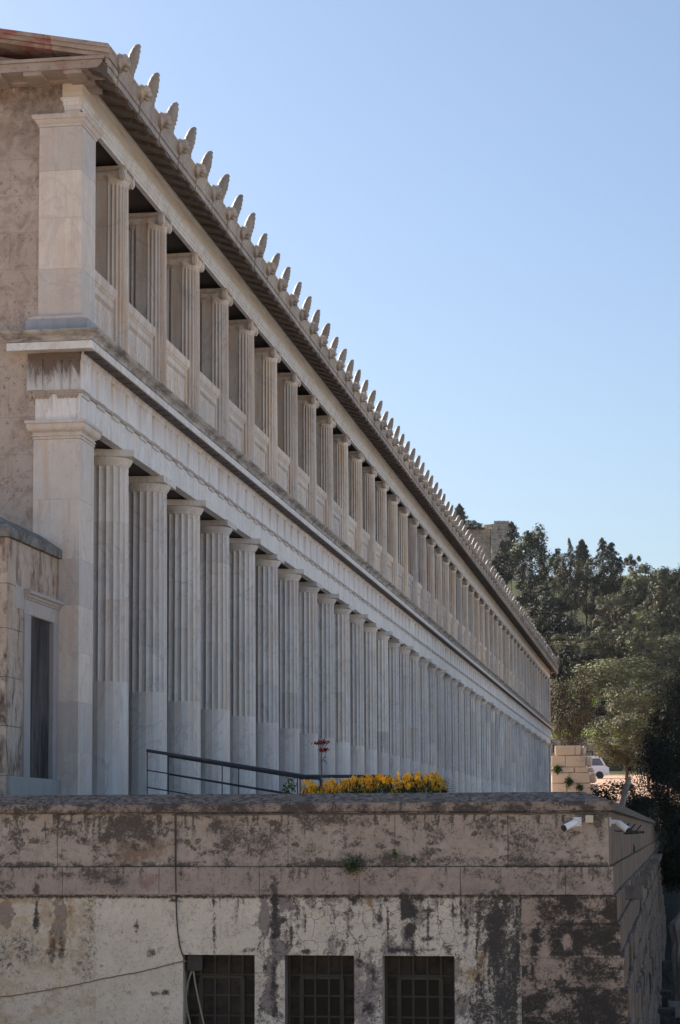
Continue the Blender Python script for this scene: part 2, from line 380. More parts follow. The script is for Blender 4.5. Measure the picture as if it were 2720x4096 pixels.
# ------------------------------------------------------------------ the stoa
XA, Y0, NC, BAY, YC0 = -7.75, 27.12, 45, 2.368, 29.69
YL = YC0+BAY*(NC-1); Y1 = YL+(YC0-Y0)
XL = -8.37                                   # left edge of the antae on the end walls
ZS = .25                                     # stylobate
R_ = random.Random(7)
stoa = thing('colonnade_building', 'long two-storey marble colonnaded building with a row of leaf finials along its eaves', 'building', (-17.5, (Y0+Y1)/2, ZS))
def P(o):
    o.parent = stoa; o.matrix_parent_inverse = Matrix.Translation(-Vector(stoa.location)); return o
def upath(e, xl=XL):
    l = xl-max(e, -.02)
    return [(l, Y0+.5), (l, Y0-e), (XA+e, Y0-e), (XA+e, Y1+e), (l, Y1+e), (l, Y1-.5)]

# base, floors, inner walls, roof
b = MB(); b.box(-27.5, -7.45, Y0-.12, Y1+.12, -3.7, ZS); b.box(-7.45, -7.1, Y0-.3, Y1+.3, -3.7, .1); P(b.build('stepped_base', M['floor']))
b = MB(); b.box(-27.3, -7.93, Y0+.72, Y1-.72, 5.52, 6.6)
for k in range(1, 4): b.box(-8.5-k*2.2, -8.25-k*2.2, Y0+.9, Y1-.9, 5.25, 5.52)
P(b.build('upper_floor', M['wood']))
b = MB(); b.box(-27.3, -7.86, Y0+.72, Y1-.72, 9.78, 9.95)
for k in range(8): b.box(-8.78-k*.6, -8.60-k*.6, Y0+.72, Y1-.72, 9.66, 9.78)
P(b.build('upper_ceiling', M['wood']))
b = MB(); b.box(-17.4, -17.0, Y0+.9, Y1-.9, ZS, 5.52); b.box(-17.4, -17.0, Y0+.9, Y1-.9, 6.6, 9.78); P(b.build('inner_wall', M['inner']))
b = MB(); b.box(-28, -27.3, Y0+.1, Y1-.1, -3.7, 10.2); P(b.build('back_wall', M['endwall']))
RS, XR = .2, -17.5                           # roof slope, ridge
zr = lambda x, z0=10.40: z0+RS*(-7.25-x) if x >= XR else z0+RS*(-7.25-XR)-RS*(XR-x)
b = MB(); b.prism([(-7.28, zr(-7.28)-.02), (XR, zr(XR)-.02), (-28.3, zr(-28.3)-.02), (-28.3, zr(-28.3)-.16), (XR, zr(XR)-.18), (-7.28, zr(-7.28)-.12)], Y0-.3, Y1+.3)
P(b.build('roof', M['tile']))
def end_wall(y, s, detail):
    b = MB(); b.prism([(-28, -3.7), (XL+.05, -3.7), (XL+.05, 10.10), (-28, 10.10)], min(y+.03*s, y+.8*s), max(y+.03*s, y+.8*s))
    b.box(XL+.05, XA-.03, min(y+.035*s, y+.69*s), max(y+.035*s, y+.69*s), 9.68, 10.16)
    o = P(b.build('end_wall', M['endwall']))
    # pediment: tympanum, horizontal cornice with hanging blocks, raking cornice
    ye = y-.45*s
    b = MB(); b.prism([(-27.6, 10.1), (-7.6, 10.1), (-7.6, 10.24), (XR, zr(XR)-.22), (-27.6, 10.24)], y-.08*s, y+.5*s); P(b.build('tympanum', M['ped']))
    b = MB()
    b.prism([(-28, 10.15), (-7.42, 10.13), (-7.35, 10.2), (-7.35, 10.24), (-28, 10.26)], ye, y+.02*s)
    b.prism([(-28, 10.262), (-7.33, 10.242), (-7.31, 10.285), (-28, 10.30)], ye-.03*s, y-.05*s)
    P(b.build('horizontal_cornice', M['ped']))
    for k in range(8 if detail else 3):
        b = MB(); x1 = -7.64-k*.555; b.bbox(x1-.25, x1, min(ye+.02*s, y+.02*s), max(ye+.02*s, y+.02*s), 10.075, 10.152, .006); P(b.build('cornice_block', M['ped']))
    for nm, m, xa, xb in (('raking_cornice', M['ped'], -7.25, -8.04), ('painted_raking_cornice', M['ped_red'], -8.045, XR)):
        b = MB()
        for d0, d1, pr_ in ((.0, .055, .07), (.055, .115, .045), (.117, .17, .0)):
            b.prism([(xa, zr(xa)-d0+.02), (xb, zr(xb)-d0+.02), (xb, zr(xb)-d1+.02), (xa, zr(xa)-d1+.02)], ye-pr_*s, y+.1*s)
        P(b.build(nm, m))
    xa, xb = XR, -28.2
    b = MB(); b.prism([(xa, zr(xa)+.02), (xb, zr(xb)+.02), (xb, zr(xb)-.15), (xa, zr(xa)-.15)], ye, y+.1*s); P(b.build('raking_cornice', M['ped_red']))
end_wall(Y0, 1, True); end_wall(Y1, -1, False)

# antae: stacked marble blocks with hairline joints
def stack(b, x0, x1, y0, y1, zs):
    b.box(x0+.006, x1-.006, y0+.006, y1-.006, zs[0], zs[-1])
    for k in range(len(zs)-1):
        b.tone = R_.random(); b.box(x0, x1, y0, y1, zs[k]+(.002 if k else 0), zs[k+1]-.002)
def rect_mould(b, x0, x1, y0, y1, pr):
    rows = [[(x0-e, y0-e, z), (x1+e, y0-e, z), (x1+e, y1+e, z), (x0-e, y1+e, z)] for e, z in pr]
    b.add([p for r in rows for p in r], [(k*4+i, k*4+(i+1) % 4, k*4+4+(i+1) % 4, k*4+4+i) for k in range(len(pr)-1) for i in range(4)]+[(3, 2, 1, 0), tuple(range(len(pr)*4-4, len(pr)*4))])
for y0, y1 in ((Y0, Y0+.70), (Y1-.70, Y1)):
    b = MB(); stack(b, XL-.02, XA, y0, y1, [ZS, 1.05, 1.72, 2.38, 3.0, 3.62, 4.42, 5.235])
    o = P(b.build('lower_anta', M['marble_anta'], attr='drum'))
    b = MB(); rect_mould(b, XL-.02, XA, y0, y1, [(.0, 5.235), (.012, 5.24), (.012, 5.262), (.004, 5.265), (.004, 5.275), (.022, 5.28), (.022, 5.30), (.006, 5.303), (.012, 5.325), (.04, 5.345), (.055, 5.35), (.075, 5.38), (.082, 5.42), (.078, 5.43), (.098, 5.445), (.098, 5.482), (.0, 5.486)])
    c = b.build('anta_capital', M['marble_anta']); c.parent = o
    b = MB(); stack(b, XL+.03, XA, y0, y1, [6.91, 7.55, 8.25, 8.9, 9.506]); o = P(b.build('upper_anta', M['marble_anta'], attr='drum'))
    b = MB(); rect_mould(b, XL+.03, XA, y0, y1, [(.0, 9.506), (.014, 9.51), (.018, 9.545), (.03, 9.55), (.05, 9.585), (.055, 9.6), (.07, 9.605), (.088, 9.64), (.09, 9.662), (.0, 9.675)])
    c = b.build('anta_capital', M['marble_anta']); c.parent = o
    b = MB(); rect_mould(b, XL+.03, XA, y0, y1, [(.10, 6.832), (.108, 6.85), (.108, 6.875), (.08, 6.88), (.055, 6.89), (.05, 6.905), (.02, 6.918), (.0, 6.935)])
    c = b.build('anta_base', M['marble_anta']); c.parent = o
    b = MB(); b.box(XL-.10, XA+.13, y0-.14 if y0 == Y0 else y0-.02, y1+.02 if y0 == Y0 else y1+.14, 6.64, 6.832)
    c = b.build('anta_plinth', M['marble_grey']); c.parent = o

# lower entablature
b = MB(); b.sweep([(-.14, 5.50), (-.14, 5.488), (0, 5.488), (0, 5.85), (-.3, 5.85)], upath); P(b.build('lower_architrave', M['marble_ent']))
b = MB(); b.sweep([(-.2, 5.852), (.03, 5.852), (.032, 5.892), (-.2, 5.894)], lambda e: upath(e))
t = 0; TRI = []
y = Y0+.20
while y < Y1-.1: TRI.append(y); y += BAY/3
for y in TRI:
    b.cur = 1; b.box(XA-.004, XA+.026, y-.195, y+.195, 5.812, 5.853); b.cur = 0
for x in (XA-.17, XA-.56):
    b.box(x-.15, x+.15, Y0-.026, Y0+.004, 5.815, 5.853)
    for j in range(5): b.box(x-.14+j*.058, x-.14+j*.058+.034, Y0-.022, Y0+.003, 5.785, 5.816)
P(b.build('taenia', [M['taenia'], M['marble_ent']]))
b = MB(); b.sweep([(-.3, 5.893), (0, 5.893), (0, 6.30), (.012, 6.31), (.014, 6.37), (.04, 6.395), (.04, 6.41), (-.3, 6.42)], lambda e: upath(e, XL-.11)[2:4])
for y in TRI:
    b.tone = R_.random()
    for j in range(3):
        a = y-.19+j*.13; b.prism([(XA, a), (XA+.03, a+.012), (XA+.044, a+.03), (XA+.044, a+.09), (XA+.03, a+.108), (XA, a+.12)], 5.895, 6.27, 'z')
    b.box(XA, XA+.046, y-.19, y+.19, 6.271, 6.302)
P(b.build('frieze', M['frieze'], attr='drum'))
for y, s in ((Y0, 1), (Y1, -1)):
    b = MB()
    b.prism([(XL-.11, 5.893), (XA-.002, 5.893), (XA-.002, 6.40), (XL-.11, 6.40)], min(y-.001*s, y+.5*s), max(y-.001*s, y+.5*s))
    for j in range(3):
        a = XA-.36+j*.115; b.prism([(a, y), (a+.01, y-.018*s), (a+.028, y-.028*s), (a+.08, y-.028*s), (a+.096, y-.018*s), (a+.107, y)], 5.895, 6.29, 'z')
    b.box(XA-.37, XA-.002, min(y, y-.029*s), max(y, y-.029*s), 6.291, 6.32)
    b.box(XL-.11, XL+.10, min(y, y-.026*s), max(y, y-.026*s), 5.9, 6.32)
    P(b.build('frieze_return', M['frieze_end']))
cp = lambda e: upath(e, XL-.12)
b = MB(); b.sweep([(-.3, 6.39), (.05, 6.42), (.195, 6.412), (.195, 6.405), (.217, 6.405), (.217, 6.508), (.19, 6.512)], cp); P(b.build('corona', M['marble_ent']))
b = MB(); b.sweep([(.15, 6.513), (.228, 6.514), (.232, 6.532), (.238, 6.56), (.262, 6.585), (.30, 6.603), (.322, 6.622), (.332, 6.634), (.332, 6.650), (.28, 6.660), (-.5, 6.668)], cp); P(b.build('cornice_moulding', M['cornice']))
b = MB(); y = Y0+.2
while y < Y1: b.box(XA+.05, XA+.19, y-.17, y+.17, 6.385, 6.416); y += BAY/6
P(b.build('mutules', M['soffit_shade_marble']))

# Doric columns
def doric(seed):
    r = random.Random(seed); n = 20*6
    z1 = 5.275; R0, R1 = .357, .338
    joints = sorted([r.uniform(2.6, 3.4), r.uniform(3.7, 4.8)]); zf = 2.15
    rows = [(ZS, 0), (1.0, 0), (zf, 0), (zf, 1)]
    for j in joints: rows += [(j-.004, 1), (j, 2), (j+.004, 1)]
    rows += [(5.19, 1), (5.195, 2), (5.205, 2), (5.21, 1), (5.262, 1), (z1, 3)]
    pr = [(R0+(R1-R0)*max(0, (z-ZS)/(z1-ZS))**1.3, z-ZS) for z, _ in rows]
    def rf(j, a, rr):
        t = (a/(2*math.pi)*20) % 1.; k = rows[j][1]
        fac = rr*math.cos(math.pi/20)/math.cos((t-.5)*math.pi/10)
        if k in (0, 3): return fac if k == 0 else rr*.985
        d = rr-.034*math.sin(math.pi*t)**.75
        return d-(.006 if k == 2 else 0)
    b = MB(); b.lathe(pr, n, (0, 0, 0), rf)
    zc = [(rows[i][0]+rows[i+1][0])/2 for i in range(len(rows)-1)]
    tn = [r.random() for _ in range(4)]
    for i in range(len(zc)):
        q = tn[0] if zc[i] < joints[0] else (tn[1] if zc[i] < joints[1] else tn[2])
        for k in range(n): b.t[i*n+k] = q
    return b
b = MB()
b.lathe([(.325, 5.262), (.338, 5.275), (.338, 5.281), (.345, 5.284), (.345, 5.290), (.352, 5.293), (.375, 5.33), (.393, 5.362), (.398, 5.38), (.392, 5.388), (.3, 5.391)], 40, (0, 0, -ZS))
b.bbox(-.40, .40, -.40, .40, 5.39-ZS, 5.49-ZS, .004)
dcap = b.build('capital', M['marble'], None)
protos = []
for k in range(6):
    o = doric(20+k).build('doric_column', M['marble'], None, attr='drum')
    protos.append(o)
for k in range(NC):
    p = protos[k] if k < 6 else protos[R_.randrange(6)].copy()
    if k >= 6: COL.objects.link(p)
    c = dcap if k == 0 else dcap.copy()
    if k: COL.objects.link(c)
    P(p); p.location = (-8.10, YC0+k*BAY, ZS); c.parent = p
    p.rotation_euler.z = math.pi/20*(0 if k % 2 else 2)

# Ionic double half-columns of the upper storey
ZU0, ZU1 = 6.66, 9.50
def ionic():
    b = MB(); N = 24*4; Rb, Rt = .252, .236
    rows = [(ZU0, 0), (ZU1-.10, 0), (ZU1-.055, 1), (ZU1-.04, 2), (ZU1, 2)]
    for cx, a0, a1 in ((0., -math.pi/2, math.pi/2), (-.20, math.pi/2, 3*math.pi/2)):
        pr = []
        seg = 12*5
        vs = []
        for j, (z, k) in enumerate(rows):
            rr = Rb+(Rt-Rb)*(z-ZU0)/(ZU1-ZU0)
            for i in range(seg+1):
                a = a0+(a1-a0)*i/seg; t = (i/seg*12) % 1.
                q = rr if (t < .14 or t > .86 or k) else rr-.03*math.sin(math.pi*(t-.14)/.72)**.8
                if k == 2: q = rr+.012
                vs.append((cx+q*math.cos(a), q*math.sin(a), z-ZU0))
        m = seg+1
        b.add(vs, [(j*m+i, j*m+i+1, (j+1)*m+i+1, (j+1)*m+i) for j in range(len(rows)-1) for i in range(seg)])
    b.box(-.20, 0, -.215, .215, 0, ZU1-ZU0)
    return b
iprot = ionic().build('ionic_column', M['marble_up'])
def ionic_cap():
    b = MB(); z = lambda v: v-ZU0
    b.bbox(-.47, .27, -.27, .27, z(9.655), z(9.686), .006)
    b.box(-.42, .22, -.255, .255, z(9.60), z(9.656)); b.box(-.20, 0, -.235, .235, z(9.50), z(9.601))
    for cx, sg in ((.0, 1), (-.20, -1)):                              # echinus
        vs = []; F = []
        pr = [(.248, 9.50), (.275, 9.53), (.285, 9.56), (.27, 9.60)]
        for r, zz in pr:
            for i in range(17):
                a = -math.pi/2+math.pi*i/16; vs.append((cx+sg*r*math.cos(a), r*math.sin(a), z(zz)))
        b.add(vs, [(j*17+i, j*17+i+1, (j+1)*17+i+1, (j+1)*17+i) for j in range(3) for i in range(16)])
    for x0, x1 in ((.185, .262), (-.46, -.385)):
        for sg in (1, -1):                                            # volutes: spiral discs with an eye
            cy = sg*.232; cz = z(9.575)
            for (ra, xa, xb) in ((.098, x0, x1-.02), (.075, x0, x1), (.052, x0, x1-.018), (.03, x0, x1+.004)):
                vs = [(xx, cy+ra*math.cos(q*math.pi/12), cz+ra*math.sin(q*math.pi/12)) for xx in (xa, xb) for q in range(24)]
                b.add(vs, [(i, (i+1) % 24, 24+(i+1) % 24, 24+i) for i in range(24)]+[tuple(range(23, -1, -1)), tuple(range(24, 48))])
    for sg in (1, -1):                                                # bolsters
        pts = [(x, sg*.222, z(9.58)) for x in (.19, .12, .02, -.10, -.22, -.31, -.39)]
        b.tube(pts, [.09, .07, .06, .052, .06, .07, .09], 14)
    return b
icap = ionic_cap().build('capital', M['marble_up'])
def parapet():
    b = MB(); h = BAY/2-.2; b.tone = .3
    x = lambda v: v-0.
    b.box(-.20, .0, -h, h, 0, 7.66-ZU0)
    b.prism([(-.22, 7.66), (.01, 7.66), (.03, 7.685), (.03, 7.70), (.05, 7.72), (.065, 7.76), (.07, 7.80), (.07, 7.84), (.05, 7.85), (-.25, 7.85), (-.25, 7.7)], -h, h)
    for i in range(11, len(b.v)): pass
    return b, h
b, h = parapet(); b2 = MB()
b2.box(-.20, .0, -h, h, 0, 7.66-ZU0)
b2.prism([(a, q-ZU0) for a, q in [(-.22, 7.662), (.01, 7.662), (.03, 7.685), (.03, 7.70), (.05, 7.72), (.065, 7.76), (.07, 7.80), (.07, 7.84), (.05, 7.85), (-.25, 7.85), (-.25, 7.7)]], -h, h)
b2.box(.0, .022, -h, h, 7.56-ZU0, 7.65-ZU0); b2.box(.0, .02, -h, h, .03, .25)
for sg in (-1, 1): b2.box(.0, .02, sg*h-.13 if sg > 0 else -h, h if sg > 0 else -h+.13, .25, 7.56-ZU0)
i = -h+.16
while i < h-.14: b2.prism([(i, 7.56-ZU0), (i+.035, 7.56-ZU0), (i+.0175, 7.50-ZU0)], .0, .014, 'x'); i += .065
for sg in (1, -1):                                                     # carved lattice
    for j in range(-6, 7):
        q = j*.17
        y0_, y1_ = q-sg*.2, q+sg*.2
        if abs(y0_) < h-.15 and abs(y1_) < h-.15:
            b2.prism([(y0_-.008, .27), (y0_+.008, .27), (y1_+.008, .80), (y1_-.008, .80)], .0, .004 if sg > 0 else .0044, 'x')
pprot = b2.build('parapet_panel', M['marble_up'])
for k in range(NC+1):
    if k < NC:
        o = iprot if k == 0 else iprot.copy(); c = icap if k == 0 else icap.copy()
        if k: COL.objects.link(o); COL.objects.link(c)
        P(o); o.location = (-8.015, YC0+k*BAY, ZU0); c.parent = o
    q = pprot if k == 0 else pprot.copy()
    if k: COL.objects.link(q)
    P(q); q.location = (-7.95, YC0-BAY/2+k*BAY+(.12 if k == 0 else (-.12 if k == NC else 0)), ZU0)

# upper entablature and eaves
b = MB(); b.sweep([(-.10, 9.70), (-.10, 9.682), (-.03, 9.682), (-.03, 9.735), (-.018, 9.737), (-.018, 9.795), (-.006, 9.797), (-.006, 9.845), (.01, 9.855), (.012, 9.875), (.028, 9.88), (.028, 9.898), (-.3, 9.902)], lambda e: upath(e, -8.02)); P(b.build('upper_architrave', M['marble_ent']))
b = MB(); b.sweep([(-.3, 9.90), (-.005, 9.90), (-.005, 10.06), (-.005, 10.13), (.012, 10.15), (.018, 10.185), (.018, 10.197), (-.3, 10.205)], lambda e: upath(e, -8.03)); P(b.build('upper_frieze', M['upfrieze']))
b = MB(); b.prism([(-7.80, 10.21), (-7.745, 10.208), (-7.30, 10.165), (-7.30, 10.22), (-7.32, 10.30), (-7.8, 10.36)], Y0-.42, Y1+.42); P(b.build('eaves_soffit', M['soffit_shade_marble']))
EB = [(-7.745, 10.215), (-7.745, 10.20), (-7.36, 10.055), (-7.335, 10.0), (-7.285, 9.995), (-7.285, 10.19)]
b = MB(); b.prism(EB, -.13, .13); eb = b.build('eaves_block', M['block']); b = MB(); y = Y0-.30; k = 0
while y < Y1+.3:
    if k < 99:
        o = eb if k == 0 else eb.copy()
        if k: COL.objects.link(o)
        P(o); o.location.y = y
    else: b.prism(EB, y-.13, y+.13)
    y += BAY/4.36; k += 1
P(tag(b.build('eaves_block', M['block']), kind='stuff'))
b = MB(); ys = np.arange(Y0-.43, Y1+.45, BAY/2)
for k in range(len(ys)):
    ya = ys[k]+.003; yb = min(ys[k]+BAY/2-.003, Y1+.45); b.tone = R_.random()
    b.prism([(-7.31, 10.235), (-7.285, 10.235), (-7.28, 10.245), (-7.272, 10.25), (-7.268, 10.30), (-7.25, 10.345), (-7.232, 10.37), (-7.226, 10.385), (-7.232, 10.402), (-7.33, 10.405)], ya, yb)
    yc = (Y0+.05-.0-ya) % (BAY/2)+ya
    for y2, y3 in ((ya, yc-.035), (yc+.035, yb)):
        if y3-y2 > .02: b.prism([(-7.31, 10.055), (-7.272, 10.05), (-7.268, 10.125), (-7.285, 10.132), (-7.285, 10.15), (-7.262, 10.158), (-7.256, 10.222), (-7.285, 10.232), (-7.31, 10.232)], y2, y3)
P(b.build('gutter', M['marble_eave'], attr='drum'))
def lion():
    b = MB(); r = random.Random(3)
    def blob(c, s_, n=10, m=7, j=.12):
        vs = []
        for i in range(m+1):
            for k in range(n):
                t = math.pi*i/m; p = 2*math.pi*k/n; q = 1+r.uniform(-j, j)
                vs.append((c[0]+s_[0]*q*math.cos(t), c[1]+s_[1]*q*math.sin(t)*math.cos(p), c[2]+s_[2]*q*math.sin(t)*math.sin(p)))
        b.add(vs, [(i*n+k, i*n+(k+1) % n, (i+1)*n+(k+1) % n, (i+1)*n+k) for i in range(m) for k in range(n)])
    blob((.0, 0, .02), (.07, .15, .115), 14, 8, .10)       # mane
    blob((.055, 0, .045), (.07, .105, .085), 12, 8, .08)   # brow and skull
    blob((.095, 0, .0), (.05, .07, .045))                  # muzzle
    blob((.08, 0, -.075), (.04, .055, .02))                # lower jaw
    return b
lprot = lion().build('lion_head_spout', M['marble_eave'])
def antefix():
    # carved palmette leaf, thick, leaning a little outwards, ribbed with a lobed rim
    b = MB(); vs = []; nz, na = 18, 20
    for j in range(nz+1):
        t = j/nz; h = .60*t
        w = np.interp(t, [0, .25, .5, .7, .85, .95, 1], [.11, .115, .145, .13, .095, .062, .022])
        lob = abs(math.sin(t*math.pi*8.))
        w *= .88+.2*lob
        d = np.interp(t, [0, .3, .6, .85, 1], [.065, .068, .08, .066, .04])
        lean = -.03+.045*t+.085*t*t
        for i in range(na):
            a = 2*math.pi*i/na
            ca, sa = math.cos(a), math.sin(a)
            rib = 1+.10*math.cos(a*7)*math.sin(math.pi*t)
            vs.append((lean+d*(abs(ca)**.8)*math.copysign(1, ca)*rib*(.72+.5*lob if ca > 0 else .9), w*(abs(sa)**.9)*math.copysign(1, sa)*(1+.02*math.cos(j*2.1)), h))
    n = na
    b.add(vs, [(j*n+i, j*n+(i+1) % n, (j+1)*n+(i+1) % n, (j+1)*n+i) for j in range(nz) for i in range(n)]+[tuple(range(n-1, -1, -1)), tuple(range(nz*n, nz*n+n))])
    b.prism([(-.60, -.04+.12), (-.60, .12+.10), (-.05, .17), (-.05, -.06)], -.085, .085)      # cover tile behind
    b.box(-.05, .05, -.13, .13, -.03, .07)
    return b
aprot = antefix().build('antefix', M['antefix'], smooth=True)
NA = int((Y1-Y0+.3)/(BAY/2))
for k in range(NA):
    yl = Y0+.05+k*BAY/2
    o = lprot if k == 0 else lprot.copy(); a = aprot if k == 0 else aprot.copy()
    if k: COL.objects.link(o); COL.objects.link(a)
    P(o); o.location = (-7.245, yl, 10.335); o.scale = (1.1, .98+.12*R_.random(), .98+.12*R_.random())
    P(a); a.location = (-7.335, yl+BAY/2*.76, 10.40); a.rotation_euler = (R_.uniform(-.04, .04), R_.uniform(-.04, .04), R_.uniform(-.12, .12)); a.scale = (R_.uniform(.92, 1.08), R_.uniform(.92, 1.06), R_.uniform(.89, .96) if k % 13 != 9 else .82)

# ------------------------------------------------------------------ annex at the end wall
XN = -8.03; YN = 24.93
annex = thing('annex', 'small weathered stone annex with a tall grey door set against the end wall', 'annex', (-9.5, 26, -.3))
def PA(o, p=annex):
    o.parent = p; o.matrix_parent_inverse = Matrix.Translation(-Vector(annex.location)); return o
b = MB(); zs = [-.3, .70]; rr = random.Random(5)
DY0, DY1 = 25.60, 27.07                       # masonry opening
zc = [.0, .69, 1.30, 1.90, 2.50, 3.05, 3.62]
def wall_blocks(y0, y1, z0, z1):
    y = y0
    while y < y1-.01:
        w = min(rr.uniform(.5, 1.1), y1-y)
        if y1-(y+w) < .25: w = y1-y
        e = rr.uniform(-.006, .004)
        b.bbox(XN-.5, XN+e, y+.002, y+w-.002, z0+.002, z1-.002, .006); y += w
for k in range(6):
    if zc[k] >= .69 and zc[k+1] <= 2.51: wall_blocks(YN, DY0, zc[k], zc[k+1])
    elif zc[k] < .69: wall_blocks(YN, Y0+.0, -.3, .69)
    else:
        wall_blocks(YN, DY0-.0 if zc[k] < 3 else Y0, zc[k], zc[k+1])
b.box(XN-.48, XN-.02, DY1-.02, Y0+.02, .69, 3.05)
b.box(-12.5, XN-.3, YN+.01, Y0+.02, -.3, 3.6)
PA(b.build('wall', M['annex']))
b = MB()
# hipped coping
x1, y0_ = XN+.05, YN-.05
b.add([(-12.5, y0_, 3.62), (x1, y0_, 3.62), (x1, Y0+.02, 3.62), (-12.5, y0_, 3.735), (x1, y0_, 3.735), (x1, Y0+.02, 3.735), (x1-.28, y0_+.35, 3.93), (x1-.28, Y0+.02, 3.93), (-12.5, y0_+.35, 3.93), (-12.5, Y0+.02, 3.93), (-12.5, Y0+.02, 3.62)],
      [(0, 1, 4, 3), (1, 2, 5, 4), (3, 4, 6, 8), (4, 5, 7, 6), (8, 6, 7, 9), (0, 10, 2, 1)])
PA(b.build('coping', M['annex_cap']))
b = MB(); b.bbox(XN-.4, XN+.012, DY0-.0, DY1+.03, 2.745, 2.93, .005)
b.bbox(XN-.4, XN+.014, DY0+.005, DY0+.10, 2.69, 2.75, .004)
b.prism([(XN, 2.93), (XN+.02, 2.93), (XN+.03, 2.95), (XN+.05, 2.965), (XN+.055, 2.985), (XN+.085, 3.0), (XN+.09, 3.035), (XN+.07, 3.05), (XN, 3.055)], DY0-.0, DY1+.24)
b.bbox(XN-.4, XN+.004, DY0-.32, DY0-.004, 2.78, 3.06, .004)
PA(b.build('door_lintel', M['lintel']))
for y0, y1 in ((DY0+.01, DY0+.27), (DY1-.20, DY1)):
    b = MB(); b.bbox(XN-.30, XN+.018, y0, y1, .69, 2.748, .006); PA(b.build('door_jamb', M['jamb']))
b = MB(); b.box(XN-.20, XN-.045, DY0+.25, DY1-.18, .69, 2.748); PA(b.build('door', M['doorleaf']))
b = MB(); b.bbox(XN-.3, XN+.055, YN+.05, DY1+.10, .10, .688, .006); PA(b.build('threshold', M['step']))

# ------------------------------------------------------------------ terrace wall in the foreground
D, XC = 22., -.67
tw = thing('terrace_wall_building', 'stained limestone terrace wall with peeling plaster and three dark barred windows', 'wall', (-6, D+1, -3.6))
def PT(o, p=None):
    o.parent = p or tw
    if p is None: o.matrix_parent_inverse = Matrix.Translation(-Vector(tw.location))
    return o
XW0, YE = -13., 78.
# numpy value noise for stain outlines
_rs = np.random.RandomState(11); LAT = _rs.rand(256, 256)
def vn(x, y):
    xi = np.floor(x).astype(int); yi = np.floor(y).astype(int); fx = x-xi; fy = y-yi
    fx = fx*fx*(3-2*fx); fy = fy*fy*(3-2*fy); g = lambda a, c: LAT[a % 256, c % 256]
    return (g(xi, yi)*(1-fx)+g(xi+1, yi)*fx)*(1-fy)+(g(xi, yi+1)*(1-fx)+g(xi+1, yi+1)*fx)*fy
def fbm(x, y, o=5, ro=.55):
    s = 0; a = 1.; t = 0
    for k in range(o): s = s+a*vn(x*2**k+k*17.3, y*2**k+k*9.1); t += a; a *= ro
    return s/t
def sst(a, b, x): t = np.clip((x-a)/(b-a), 0, 1); return t*t*(3-2*t)
